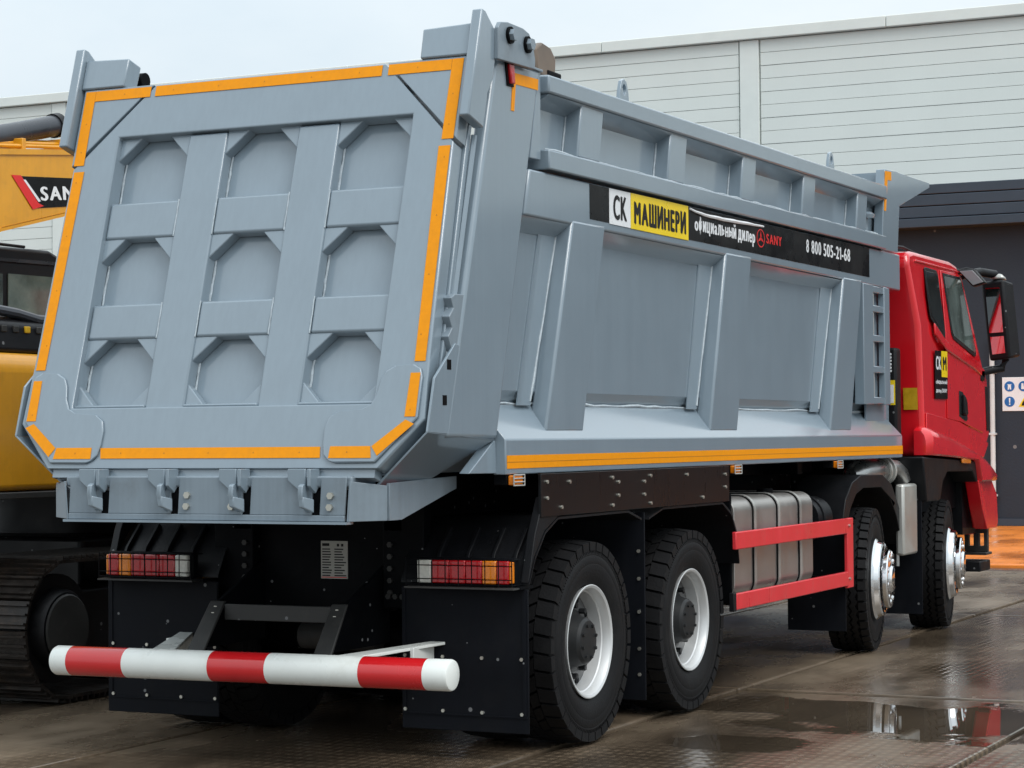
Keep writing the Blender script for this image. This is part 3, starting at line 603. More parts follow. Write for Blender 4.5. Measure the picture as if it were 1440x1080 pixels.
for x in (.50, .54, .58): inst('bolt', dull_me, cm, T3((x - .08, -.70, .78)) @ RZ(-math.pi / 2))
for s in (1, -1):
    MB().box(min(s * .385, s * .62), max(s * .385, s * .62), -.70, -.625, .72, 1.25).build('rear_bracket', 'black_metal', cm, bevel=.006)
    # hook arms for the tail lamps
    MB().py([(s * .60, .84), (s * 1.22, .84), (s * 1.22, .855), (s * .60, .855)], -.84, -.70).build('lamp_shelf', 'black_metal', truck)
# data plate
dp_ = MB().box(-.02, .138, -.6235, -.6205, .857, 1.050).build('data_plate', 'plate_paper', truck, smooth=0)
for i in range(11):
    z = 1.005 - i * .0135
    for (a, b) in ((-.012, .045), (.06, .13)):
        w_ = random.uniform(.55, 1) * (b - a)
        MB().box(a, a + w_, -.6245, -.6236, z, z + .006).build('print_line', 'ink', dp_, smooth=0)
MB().box(-.012, .03, -.6245, -.6236, 1.024, 1.038).build('print_line', 'ink', dp_, smooth=0)
for x in (.075, .10): MB().box(x, x + .013, -.6245, -.6236, 1.022, 1.036).build('print_line', 'ink', dp_, smooth=0)
MB().box(-.015, .132, -.6245, -.6236, .862, .866).build('print_line', 'film_red', dp_, smooth=0)
# axles, springs, differential
def axle(y, name, r=.085, diff=False):
    a = MB().tube([(-1.0, y, .52), (1.0, y, .52)], r, 16).build(name, 'black_metal', truck)
    if diff: MB().lathe([(-.22, .05), (-.18, .17), (-.05, .23), (.08, .2), (.16, .08)], 20).build('differential', 'black_metal', a, world=T3((-.05, y, .52)))
    return a
axle(0, 'axle', .1, True); axle(1.438, 'axle', .1, True); axle(5.24, 'axle', .07); axle(7.33, 'axle', .07)
for s in (1, -1):
    for (ya, yb, zc) in ((-.15, 1.6, .72), (4.5, 5.9, .70), (6.6, 8.0, .70)):
        lp = MB()
        for k in range(5):
            sh = k * .08; z = zc - .02 * k
            lp.box(s * .52 - .045, s * .52 + .045, ya + sh, yb - sh, z - .009, z + .009)
        lp.build('leaf_spring', 'black_metal', truck)
MB().tube([(0, 1.438, .58), (0, 3.2, .78), (0, 5.0, .85)], .06, 14).build('drive_shaft', 'black_metal', truck)
MB().tube([(-.2, -.50, .55), (.25, -.50, .55)], .07, 16).build('brake_chamber', 'dark_steel', truck)
MB().tube([(.0, -.45, .56), (.0, -.2, .56)], .05, 16).build('brake_line', 'dark_steel', truck)

# ---- wheels
def tread(mb, rows, N, r0, r1, gap, skews, offs, width=.30):
    for (xa, xb), sk, of in zip(rows, skews, offs):
        for k in range(N):
            a0 = 2 * math.pi * (k + of) / N; da = 2 * math.pi / N * (1 - gap)
            def pt(x, a, r): return (x, r * math.cos(a), r * math.sin(a))
            aa = [a0, a0 + da]
            ra = r1 - (.010 if xa < -width + .02 else 0); rb = r1 - (.010 if xb > -.02 else 0)
            mb.hexa([pt(xa, aa[0], r0), pt(xb, aa[0] + sk, r0), pt(xb, aa[1] + sk, r0), pt(xa, aa[1], r0)], [pt(xa, aa[0], ra), pt(xb, aa[0] + sk, rb), pt(xb, aa[1] + sk, rb), pt(xa, aa[1], ra)])
def tyre_mesh(kind):
    b = MB()
    half = [(-.045, .285), (-.028, .295), (-.012, .325), (-.004, .36), (.0, .395), (-.0015, .40), (.0, .405), (-.004, .44), (-.0065, .444), (-.005, .448), (-.012, .475), (-.022, .497)]
    prof = half + [(-.06, .494), (-.15, .495), (-.24, .494)] + [(-.30 - x, r) for x, r in reversed(half)]
    b.lathe(prof, 72)
    if kind == 'drive':
        tread(b, [(-.297, -.205), (-.200, -.153), (-.147, -.100), (-.095, -.003)], 36, .468, .522, .16, (-.03, .045, -.045, .03), (0, .45, .0, .5))
    else:
        tread(b, [(-.297, -.240), (-.060, -.003)], 42, .468, .522, .24, (.0, .0), (0, .5))
        for k in range(96):   # zigzag ribs
            a0 = 2 * math.pi * k / 96; a1 = 2 * math.pi * (k + 1) / 96; z0 = .010 * (1 if k % 2 else -1)
            for xc in (-.205, -.150, -.095):
                P = lambda x, a, r: (x, r * math.cos(a), r * math.sin(a))
                b.hexa([P(xc - .020 + z0, a0, .49), P(xc + .020 + z0, a0, .49), P(xc + .020 - z0, a1, .49), P(xc - .020 - z0, a1, .49)], [P(xc - .020 + z0, a0, .521), P(xc + .020 + z0, a0, .521), P(xc + .020 - z0, a1, .521), P(xc - .020 - z0, a1, .521)])
    # ribbed ring on the sidewall
    for k in range(150):
        a = 2 * math.pi * k / 150; da = .012
        P = lambda x, a_, r: (x, r * math.cos(a_), r * math.sin(a_))
        b.hexa([P(-.010, a, .452), P(-.016, a, .474), P(-.016, a + da, .474), P(-.010, a + da, .452)], [P(-.003, a, .452), P(-.009, a, .474), P(-.009, a + da, .474), P(-.003, a + da, .452)])
    return b.mesh('tyre', M['rubber'], 30)
ty_drive = tyre_mesh('drive'); ty_steer = tyre_mesh('steer')
rim_r = MB().lathe([(-.046, .280), (-.020, .291), (-.014, .293), (-.012, .288), (-.018, .276), (-.034, .268), (-.060, .262), (-.066, .256), (-.10, .252), (-.128, .248)], 72).mesh('wheel', M['rim'], 30)
disc_r = MB().lathe([(-.1285, .2485), (-.128, .236), (-.120, .200), (-.128, .15), (-.140, .001)], 56).mesh('wheel_disc', M['disc'], 30)
hub_r = MB().lathe([(-.14, .165), (-.118, .165), (-.112, .150), (-.100, .138), (-.085, .132), (-.040, .120), (-.026, .106), (-.020, .070), (-.020, .001)], 40)
for k in range(10):
    a = 2 * math.pi * k / 10; hub_r.tube([(-.13, .182 * math.cos(a), .182 * math.sin(a)), (-.088, .182 * math.cos(a), .182 * math.sin(a))], .015, 6)
for k in range(8):
    a = 2 * math.pi * k / 8; hub_r.tube([(-.03, .085 * math.cos(a), .085 * math.sin(a)), (-.012, .085 * math.cos(a), .085 * math.sin(a))], .009, 6)
hub_r = hub_r.mesh('hub', M['hub'], 30)
hole_r = MB()
for k in range(10):
    a = 2 * math.pi * (k + .5) / 10; hole_r.tube([(-.130, .219 * math.cos(a), .219 * math.sin(a)), (-.1185, .219 * math.cos(a), .219 * math.sin(a))], .019, 12)
hole_r = hole_r.mesh('hand_hole', M['black_metal'], 30)
rim_f = MB().lathe([(-.05, .282), (-.020, .296), (.004, .297), (.012, .290), (.020, .280), (.052, .268), (.060, .255), (.056, .215), (.045, .19), (.045, .001)], 72).mesh('wheel', M['chrome'], 30)
cov_f = MB().lathe([(.046, .150), (.062, .165), (.066, .205), (.075, .212), (.098, .212), (.108, .205), (.110, .195), (.104, .14), (.110, .10), (.125, .09), (.13, .07), (.132, .001)], 56).mesh('hub_cover', M['chrome'], 30)
nut_f = MB().lathe([(0, .019), (.005, .018), (.010, .012), (.011, .001)], 10).mesh('nut_cap', M['chrome'], 30)
slot_f = MB()
for k in range(10):
    a = 2 * math.pi * (k + .5) / 10; slot_f.tube([(.05, .232 * math.cos(a), .232 * math.sin(a)), (.0605, .232 * math.cos(a), .232 * math.sin(a))], .018, 12)
slot_f = slot_f.mesh('hand_hole', M['black_metal'], 30)
def wheel(x, y, s, kind, steer=0, spin=0):
    w = T3((0, y, .520)) @ T3((s * x, 0, 0)) @ RZ(R(steer)) @ (Matrix.Identity(4) if s > 0 else RZ(math.pi)) @ RX(spin)
    if kind == 'rear':
        o = inst('wheel', rim_r, truck, w)
        inst('tyre', ty_drive, o, w); inst('wheel_disc', disc_r, o, w); inst('hub', hub_r, o, w); inst('hand_hole', hole_r, o, w)
        inst('tyre', ty_drive, o, w @ T3((-.66, 0, 0)) @ T3((.30, 0, 0)) @ RX(.4))
    else:
        o = inst('wheel', rim_f, truck, w)
        inst('tyre', ty_steer, o, w); inst('hub_cover', cov_f, o, w); inst('hand_hole', slot_f, o, w)
        for k in range(10): inst('nut_cap', nut_f, o, w @ RX(2 * math.pi * k / 10) @ T3((.104, .165, 0)))
for s in (1, -1):
    wheel(1.23, 0, s, 'rear', 0, .3); wheel(1.23, 1.438, s, 'rear', 0, 1.1)
    wheel(1.20, 5.24, s, 'front', 8.0, .2); wheel(1.20, 7.33, s, 'front', 9.0, .9)

# ---- mudguards, flaps
def arc_pts(cy, r, a0, a1, n=12): return [(cy + r * math.cos(R(a0 + (a1 - a0) * i / n)), .52 + r * math.sin(R(a0 + (a1 - a0) * i / n))) for i in range(n + 1)]
for s in (1, -1):
    def fl(mb, name, m, bev=0): return (mb if s > 0 else mirx(mb)).build(name, m, truck, bevel=bev)
    pth = [(-.79, .86), (-.72, .98), (-.60, 1.10), (-.45, 1.165), (.45, 1.168), (.64, 1.12)]
    fl(MB().px(pth + [(y, z + .012) for y, z in reversed(pth)], .54, 1.245), 'mudguard', 'plastic')
    pth = [(.74, 1.12), (.95, 1.168), (1.9, 1.168), (2.05, 1.10), (2.14, .98), (2.18, .80)]
    fl(MB().px(pth + [(y + .008, z + .012) for y, z in reversed(pth)], .54, 1.245), 'mudguard', 'plastic')
    fl(MB().px([(-.80, .87), (-.735, .99), (-.61, 1.115), (-.45, 1.18), (-.40, 1.28), (-.62, 1.28), (-.72, 1.1)], 1.20, 1.2445), 'mudguard_edge', 'plastic', .004)
    # vertical ribs of the rear guard
    for x in (.72, .88, 1.02, 1.14): fl(MB().px([(-.785, .89), (-.80, .89), (-.74, 1.01), (-.62, 1.13), (-.60, 1.115)], x, x + .018), 'guard_rib', 'plastic', .003)
    f1 = fl(MB().box(.54, 1.235, -.788, -.778, .140, .838), 'mud_flap', 'flap', .003)
    for z in (.50, .235):
        for x in (.56, .77, .985, 1.2):
            inst('rivet', bolt_me, f1, T3((s * x, -.789, z)) @ RZ(-math.pi / 2) @ Matrix.Scale(.55, 4))
    MB().box(min(s * .545, s * 1.23), max(s * .545, s * 1.23), -.794, -.7885, .215, .222).build('flap_seam', 'flap', f1)
    for x in (.545, 1.205): MB().box(min(s * x, s * (x + .02)), max(s * x, s * (x + .02)), -.7935, -.7885, .225, .83).build('flap_strip', 'flap', f1)
    f2 = fl(MB().box(.56, 1.238, .690, .702, .140, 1.16), 'mud_flap', 'flap', .003)
    for z in (.28, .42, .62, .80, .95): inst('rivet', bolt_me, f2, T3((s * 1.205, .689, z)) @ RZ(-math.pi / 2) @ Matrix.Scale(.6, 4))
    # skirt plate over the tandem
    sk = fl(MB().box(1.236, 1.252, -.665, 2.00, 1.184, 1.395), 'side_skirt', 'skirt', .002)
    if s > 0:
        for (y, z) in ((-.60, 1.355), (-.60, 1.275), (-.33, 1.35), (-.43, 1.225), (.22, 1.36), (.30, 1.335), (.30, 1.265), (.22, 1.215), (.66, 1.33), (.75, 1.36), (.66, 1.26), (.75, 1.21), (1.30, 1.355), (1.55, 1.22), (1.93, 1.345), (1.93, 1.27)):
            inst('rivet', bolt_me, sk, T3((1.2525, y, z)) @ Matrix.Scale(.6, 4))
    # rear wheel 2 guard and flaps at the front axles
    oa = [(4.42, .96), (4.50, 1.12), (4.66, 1.235), (4.88, 1.285), (5.42, 1.278), (5.66, 1.20), (5.86, 1.02), (6.02, .74)]
    ia = [(5.93, .74), (5.78, .96), (5.62, 1.10), (5.38, 1.185), (4.93, 1.190), (4.75, 1.15), (4.62, 1.06), (4.54, .96)]
    fl(MB().px(oa + ia, .80, 1.203), 'mudguard', 'plastic', .012)
    fl(MB().box(.80, 1.225, 4.40, 4.412, .205, .98), 'mud_flap', 'flap', .003)
    fl(MB().box(.90, 1.255, 6.30, 6.312, .18, 1.12), 'mud_flap', 'flap', .003)
    # wide tail lamp with wire cage
    base = fl(MB().box(.655, 1.195, -.845, -.80, .855, .99), 'tail_lamp', 'black_metal', .006)
    segs = [(.674, .750, 'lens_white'), (.752, .848, 'lens_red'), (.850, .938, 'lens_red'), (.940, 1.028, 'lens_red'), (1.030, 1.105, 'lens_amber'), (1.107, 1.172, 'lens_red')]
    for a, b, m_ in segs: MB().box(min(s * a, s * b), max(s * a, s * b), -.875, -.8455, .866, .978).build('lens', m_, base, bevel=.006)
    MB().box(min(s * 1.1725, s * 1.19), max(s * 1.1725, s * 1.19), -.868, -.81, .87, .974).build('lens', 'lens_amber', base, bevel=.005)
    cg = MB()
    for z in (.862, .889, .955, .984): cg.tube([(s * .63, -.905, z), (s * 1.205, -.905, z)], .0028, 6)
    for i in range(9): cg.tube([(s * (.63 + i * .072), -.906, .855), (s * (.63 + i * .072), -.906, .99)], .0028, 6)
    for x in (.63, 1.205):
        for z in (.862, .984): cg.tube([(s * x, -.905, z), (s * x, -.80, z)], .0028, 6)
    cg.build('wire_cage', 'black_metal', base)
    MB().box(min(s * .62, s * 1.215), max(s * .62, s * 1.215), -.91, -.80, .842, .850).build('lamp_tray', 'dark_steel', base)
    # side marker lamps
    for y in (-.86, 2.23, 4.30):
        k = fl(MB().box(1.12, 1.19, y - .06, y + .06, 1.345, 1.40), 'side_marker', 'black_metal', .004)
        MB().box(min(s * 1.191, s * 1.225), max(s * 1.191, s * 1.225), y - .05, y + .05, 1.345, 1.392).build('lens', 'lens_amber', k, bevel=.006)
        gk = MB()
        for z in (1.343, 1.36, 1.377, 1.394): gk.tube([(s * 1.228, y - .06, z), (s * 1.228, y + .06, z)], .0035, 6)
        for yy in (-.06, .06): gk.tube([(s * 1.228, y + yy, 1.343), (s * 1.228, y + yy, 1.394)], .0035, 6)
        gk.build('lamp_grille', 'alu_box', k)

# ---- rear bumper tube
BZ, BY, BR = .468, -1.37, .074
bar = MB().tube([(-1.115, BY, BZ + .0), (1.115, BY, BZ + .012)], BR - .002, 40).build('bumper_tube', 'white', truck)
st = [-1.127, -1.021, -.683, -.179, .145, .659, .999, 1.127]
for i, (a, b) in enumerate(zip(st[:-1], st[1:])):
    zz = lambda x: BZ + .012 * (x + 1.127) / 2.254
    if i == 0: p, r = [(a, BY, zz(a)), (a + .004, BY, zz(a)), (a + .012, BY, zz(a)), (b, BY, zz(b))], [BR - .012, BR - .004, BR, BR]
    elif i == len(st) - 2: p, r = [(a, BY, zz(a)), (b - .012, BY, zz(b)), (b - .004, BY, zz(b)), (b, BY, zz(b))], [BR, BR, BR - .004, BR - .012]
    else: p, r = [(a, BY, zz(a)), (b, BY, zz(b))], [BR, BR]
    MB().tube(p, r, 40).build('stripe', 'red_gloss' if i % 2 else 'white', bar)
for s in (1, -1):
    # sloping legs to the frame and white stays
    MB().hexa([(s * .315, -1.29, .505), (s * .415, -1.29, .505), (s * .415, -1.27, .505), (s * .315, -1.27, .505)], [(s * .310, -1.08, .765), (s * .395, -1.08, .765), (s * .395, -1.06, .765), (s * .310, -1.06, .765)]).build('bumper_leg', 'dark_steel', bar, bevel=.004)
    for q in (.70, .73): inst('bolt', bolt_me, bar, T3((s * .352, -1.115 + (q - .70) * .8, q)) @ RZ(-math.pi / 2) @ Matrix.Scale(.8, 4))
    MB().hexa([(s * .45, BY + .05, BZ + .055), (s * .58, BY + .05, BZ + .055), (s * .80, -.74, .56), (s * .72, -.74, .56)], [(s * .45, BY + .05, BZ + .072), (s * .58, BY + .05, BZ + .072), (s * .80, -.74, .575), (s * .72, -.74, .575)]).build('bumper_stay', 'white', bar, bevel=.003)
    MB().box(min(s * .70, s * .72), max(s * .70, s * .72), -1.0, -.72, .47, .56).build('bumper_stay', 'white', bar, bevel=.003)
    MB().px([(-1.20, .54), (-.62, .54), (-.62, .95), (-1.055, .76)], s * .36, s * .38).build('leg_plate', 'black_metal', bar)
MB().box(-.309, .309, -1.085, -1.065, .672, .752).build('bumper_crossbar', 'dark_steel', bar, bevel=.004)

# ---- fuel tank and guard
def rr(y0, y1, z0, z1, r, n=6):
    P = []
    for cy, cz, a in ((y1 - r, z0 + r, -90), (y1 - r, z1 - r, 0), (y0 + r, z1 - r, 90), (y0 + r, z0 + r, 180)):
        for i in range(n + 1): t = R(a + 90 * i / n); P.append((cy + r * math.cos(t), cz + r * math.sin(t)))
    return P
tank = MB().py(rr(.56, 1.185, .575, 1.195, .09), 2.26, 3.80).build('fuel_tank', 'alu', truck, bevel=.02, seg=3)
for y in (2.62, 3.08, 3.52):
    MB().py(rr(.553, 1.192, .568, 1.202, .097), y - .032, y + .032, [list(reversed(rr(.562, 1.183, .577, 1.193, .088)))]).build('strap', 'black_metal', tank)
    MB().py(rr(.549, 1.196, .564, 1.206, .10), y - .020, y + .020, [list(reversed(rr(.554, 1.191, .569, 1.201, .096)))]).build('strap_band', 'alu_box', tank)
MB().box(.55, 1.19, 2.195, 2.21, .55, 1.22).build('tank_end_plate', 'black_metal', tank, bevel=.01)
MB().tube([(.98, 3.42, 1.19), (.98, 3.42, 1.225)], .055, 18).build('filler_cap', 'black_metal', tank)
MB().box(.44, 1.18, 2.5, 2.58, .52, .57).build('tank_bracket', 'black_metal', tank); MB().box(.44, 1.18, 3.5, 3.58, .52, .57).build('tank_bracket', 'black_metal', tank)
MB().box(.42, .60, 2.5, 2.58, .57, 1.05).build('tank_bracket', 'black_metal', tank); MB().box(.42, .60, 3.5, 3.58, .57, 1.05).build('tank_bracket', 'black_metal', tank)
sgd = MB().box(1.255, 1.282, 4.275, 4.410, .515, .997).build('side_guard', 'red_guard', truck, bevel=.006)
MB().box(1.258, 1.285, 2.02, 4.2745, .892, .997).build('guard_rail', 'red_guard', sgd, bevel=.006)
MB().box(1.258, 1.285, 2.02, 4.2745, .532, .630).build('guard_rail', 'red_guard', sgd, bevel=.006)
MB().box(1.253, 1.284, 1.97, 2.019, .525, .636).build('rail_end', 'plastic', sgd, bevel=.004)
for z in (.58, .945): inst('bolt', bolt_me, sgd, T3((1.2825, 4.305, z)) @ Matrix.Scale(.7, 4))
for y in (2.3, 4.2): MB().box(.50, 1.2575, y, y + .05, .56, .60).build('guard_arm', 'black_metal', sgd)
# left-hand side of the chassis: battery box and air tanks
MB().box(-1.18, -.56, 2.4, 3.9, .58, 1.18).build('battery_box', 'black_metal', truck, bevel=.02)
for y in (4.0,): MB().tube([(.75, y - .12, 1.02), (.75, y + .25, 1.02)], .14, 20).build('air_filter', 'plastic', truck)
MB().tube([(1.02, 3.98, 1.0), (1.02, 4.30, 1.0)], [.15, .15], 24).build('air_reservoir', 'plastic', truck)
MB().lathe([(-.02, .16), (.0, .165), (.02, .16), (.02, .13), (-.02, .13)], 28, True).build('reservoir_ring', 'plastic', truck, world=T3((1.02, 4.1, 1.0)) @ RZ(math.pi / 2))
# exhaust silencer with elbow
ex = MB().tube([(.98, 5.35, 1.27), (.99, 5.42, 1.275), (1.0, 5.52, 1.28), (1.04, 5.88, 1.295), (1.05, 5.96, 1.30)], [.05, .09, .105, .10, .06], 20).build('exhaust_pipe', 'steel', truck)
MB().tube([(1.05, 5.95, 1.30), (1.07, 6.05, 1.315), (1.09, 6.15, 1.31), (1.11, 6.22, 1.27), (1.12, 6.25, 1.21)], .066, 18, False).build('tail_elbow', 'steel', ex)
for y in (5.86, 5.97): MB().tube([(1.04, y, 1.296), (1.043, y + .03, 1.297)], .112, 20).build('clamp', 'alu_box', ex)
MB().box(1.17, 1.24, 5.86, 6.24, .655, 1.195).build('service_cover', 'alu_box', truck, bevel=.02)
for y in (6.0, 6.15): MB().tube([(1.1, y, .66), (1.1, y, .56)], .018, 10).build('drain_cock', 'steel', truck)
MB().box(.56, 1.05, 5.9, 6.2, .60, 1.15).build('reservoir_box', 'black_metal', truck, bevel=.01)
# intake snorkel between bed and cab
snk = MB().box(1.03, 1.135, 6.06, 6.20, 1.44, 2.24).build('intake_duct', 'plastic', truck, bevel=.02)
MB().box(1.04, 1.125, 6.0555, 6.059, 1.80, 1.99).build('label', 'film_yellow', snk, smooth=0)
MB().box(1.05, 1.115, 6.0535, 6.055, 1.815, 1.955).build('label_text_panel', 'film_white', snk, smooth=0)
for i in range(6): MB().tube([(1.09, 6.059, 2.06 + i * .026), (1.09, 6.048, 2.06 + i * .026)], .010, 10).build('vent_dot', 'film_white', snk)

# ---- cab
def sx(z): return 1.25 - max(0, z - 2.25) * .085
def side_poly(poly, o0, o1, holes=()):
    return MB().prism(poly, o0, o1, lambda u, v, t: (sx(v) + t, u, v), holes)
cabp = [(6.42, 1.405), (6.40, 1.75), (6.35, 2.42), (6.22, 2.90), (6.26, 2.985), (6.40, 3.005), (7.55, 3.005), (7.74, 2.985), (7.90, 2.90), (8.34, 2.16), (8.52, 2.05), (8.575, 1.56), (8.33, 1.365), (7.86, 1.365)]
cb = MB(); n_ = len(cabp)
cb.add([(-sx(z), y, z) for y, z in cabp] + [(sx(z), y, z) for y, z in cabp], [tuple(range(n_))[::-1], tuple(range(n_, 2 * n_))] + [(i, (i + 1) % n_, n_ + (i + 1) % n_, n_ + i) for i in range(n_)])
cab = cb.build('cab', 'red', truck, bevel=.035, seg=3)
MB().box(-1.1, 1.1, 6.25, 8.2, .95, 1.40).build('cab_underbody', 'black_metal', truck)
for s in (1, -1):
    def cs(mb, name, m, bev=0, parent=None): return (mb if s > 0 else mirx(mb)).build(name, m, parent or cab, bevel=bev)
    door = cs(side_poly([(7.12, 1.70), (7.14, 2.40), (7.16, 2.905), (7.80, 2.905), (8.27, 2.14), (8.30, 1.58), (7.55, 1.675)], .001, .009), 'door', 'red', .006)
    cs(side_poly([(6.655, 2.885), (6.70, 2.90), (7.03, 2.895), (7.075, 2.86), (7.12, 2.40), (7.10, 2.355), (7.05, 2.36), (6.72, 2.49), (6.70, 2.52)], .0005, .008), 'quarter_window_seal', 'plastic', .004)
    cs(side_poly([(6.685, 2.865), (7.02, 2.87), (7.045, 2.84), (7.09, 2.41), (7.06, 2.39), (6.745, 2.51), (6.725, 2.56)], .0085, .0115), 'quarter_window', 'glass_dark', .002)
    cs(side_poly([(7.20, 2.885), (7.76, 2.885), (7.80, 2.86), (8.075, 2.27), (8.06, 2.23), (8.02, 2.225), (7.35, 2.35), (7.30, 2.40)], .0095, .014), 'door_window_seal', 'plastic', .003, door)
    cs(side_poly([(7.235, 2.86), (7.75, 2.86), (7.78, 2.84), (8.045, 2.28), (8.02, 2.255), (7.37, 2.375), (7.335, 2.41)], .0145, .017), 'door_window', 'glass', .002, door)
    cs(side_poly([(6.46, 1.74), (7.53, 1.668), (8.48, 1.49), (8.31, 1.372), (7.86, 1.372), (6.45, 1.42)], .001, .012), 'step_cover', 'red', .004)
    fp = [(6.30, 1.60, 1.412), (6.36, 1.632, 1.41), (6.6, 1.612, 1.402), (7.0, 1.572, 1.388), (7.5, 1.50, 1.366), (7.82, 1.45, 1.350), (7.90, 1.437, 1.26), (7.945, 1.43, 1.172), (8.2, 1.375, 1.170), (8.44, 1.30, 1.168), (8.545, 1.20, 1.166)]
    fb = MB(); nf = len(fp)
    for (y, zu, zl) in fp:
        e = 1 if 6.32 < y < 8.5 else .45
        fb.v += [(1.20, y, zu), (1.258, y, zu), (1.258 + .055 * e, y, zu - .035), (1.258 + .082 * e, y, zu - .085 if zu - zl > .13 else (zu + zl) / 2), (1.258 + .080 * e, y, zl + .012), (1.258 + .066 * e, y, zl), (1.20, y, zl)]
    for i in range(nf - 1):
        for k in range(7): fb.f.append((i * 7 + k, i * 7 + (k + 1) % 7, (i + 1) * 7 + (k + 1) % 7, (i + 1) * 7 + k))
    fb.f += [tuple(range(7)), tuple((nf - 1) * 7 + k for k in reversed(range(7)))]
    cs(fb, 'fender', 'red')
    cs(side_poly([(6.78, 2.46), (7.11, 2.325), (8.05, 2.195), (8.35, 2.115), (8.36, 2.04), (8.0, 2.12), (7.1, 2.25), (6.78, 2.37)], .002, .020), 'belt_crease', 'red', .010)
    cs(MB().box(.60, 1.15, 7.98, 8.44, .72, 1.30), 'arch_liner', 'plastic')
    cs(side_poly([(6.20, 1.40), (6.67, 1.384), (7.85, 1.344), (7.93, 1.17), (7.88, 1.17), (7.75, 1.262), (6.92, 1.272), (6.80, 1.21), (6.70, 1.05), (6.30, 1.05)], -.25, .050), 'wheel_arch', 'plastic', .012)
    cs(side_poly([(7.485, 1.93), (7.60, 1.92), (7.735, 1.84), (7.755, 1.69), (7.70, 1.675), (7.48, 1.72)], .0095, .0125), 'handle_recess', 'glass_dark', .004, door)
    cs(side_poly([(7.56, 1.90), (7.64, 1.86), (7.68, 1.74), (7.62, 1.72), (7.56, 1.74)], .013, .040), 'door_handle', 'plastic', .008, door)
    cs(side_poly([(7.33, 1.375), (7.60, 1.365), (7.60, 1.325), (7.33, 1.335)], .055, .075), 'side_indicator', 'lens_amber', .008)
    cs(side_poly([(7.92, 1.18), (8.05, .95), (8.18, .80), (8.22, .76), (8.30, .76), (8.14, 1.0), (8.03, 1.18)], -.06, .055), 'arch_trim', 'red', .006)
    cs(side_poly([(8.06, 1.172), (8.545, 1.165), (8.72, 1.05), (8.755, .80), (8.70, .755), (8.32, .765), (8.18, .98)], -.10, .020), 'bumper_corner', 'red', .006)
    cs(side_poly([(8.40, 1.98), (8.50, 1.98), (8.545, 1.60), (8.45, 1.60)], .001, .006), 'corner_vent', 'plastic', .002)
    # wind deflector crease above the door
    cs(side_poly([(6.40, 2.925), (7.80, 2.925), (7.86, 2.905), (7.84, 2.935), (6.42, 2.94)], .001, .010), 'drip_rail', 'red', .003)
    # mirrors
    mh = cs(MB().hexa([(1.285, 8.44, 2.195), (1.475, 8.40, 2.215), (1.52, 8.62, 2.24), (1.34, 8.64, 2.22)], [(1.215, 8.44, 2.885), (1.425, 8.40, 2.90), (1.47, 8.60, 2.88), (1.27, 8.62, 2.87)]), 'mirror_housing', 'plastic', .022)
    cs(MB().hexa([(1.292, 8.428, 2.44), (1.418, 8.400, 2.445), (1.418, 8.406, 2.445), (1.292, 8.434, 2.44)], [(1.262, 8.428, 2.83), (1.392, 8.400, 2.83), (1.392, 8.406, 2.83), (1.262, 8.434, 2.83)]), 'mirror_glass', 'mirror', 0, mh)
    cs(MB().hexa([(1.315, 8.432, 2.255), (1.435, 8.397, 2.265), (1.435, 8.403, 2.265), (1.315, 8.438, 2.255)], [(1.300, 8.422, 2.405), (1.425, 8.387, 2.41), (1.425, 8.393, 2.41), (1.300, 8.428, 2.405)]), 'wide_mirror_glass', 'mirror', 0, mh)
    cs(MB().tube([(1.20, 8.30, 2.09), (1.30, 8.42, 2.12), (1.38, 8.5, 2.135), (1.41, 8.52, 2.22)], .035, 12), 'mirror_arm', 'plastic', 0, mh)
    cs(MB().box(1.18, 1.27, 8.22, 8.36, 2.02, 2.13), 'mirror_foot', 'plastic', .02, mh)
    cs(MB().tube([(1.15, 8.05, 2.92), (1.25, 8.3, 2.96), (1.33, 8.48, 2.95), (1.36, 8.52, 2.88)], .038, 12), 'mirror_arm', 'plastic', 0, mh)
    cs(MB().py([(1.190, 2.945), (1.315, 2.800), (1.425, 2.830), (1.325, 2.950)], 7.765, 7.85), 'kerb_mirror', 'plastic', .012, mh)
    cs(MB().py([(1.207, 2.935), (1.320, 2.812), (1.408, 2.838), (1.318, 2.938)], 7.757, 7.7645), 'kerb_mirror_cover', 'sky_sheen', .003, mh)
    cs(MB().tube([(1.18, 7.80, 2.93), (1.25, 7.82, 2.95), (1.33, 7.83, 2.93)], .022, 10), 'mirror_arm', 'plastic', 0, mh)
    cs(MB().hexa([(1.30, 8.44, 2.905), (1.43, 8.44, 2.905), (1.42, 8.60, 2.90), (1.31, 8.60, 2.90)], [(1.27, 8.46, 2.955), (1.40, 8.46, 2.955), (1.39, 8.58, 2.94), (1.28, 8.58, 2.94)]), 'mirror_cap', 'alu_box', .02, mh)
    # lower step, foot plate
    stp = cs(MB().box(.98, 1.22, 8.30, 8.66, .39, .48), 'foot_step', 'plastic', .01)
    sb = cs(MB().py([(1.02, .55), (1.225, .55), (1.225, .755), (1.02, .755)], 8.55, 8.60, [[(1.06, .60), (1.10, .60), (1.10, .71), (1.06, .71)], [(1.15, .60), (1.19, .60), (1.19, .71), (1.15, .71)]]), 'step_bracket', 'dark_steel', .006)
    cs(MB().box(1.01, 1.235, 8.45, 8.66, .525, .548), 'step_plate', 'dark_steel', .004)
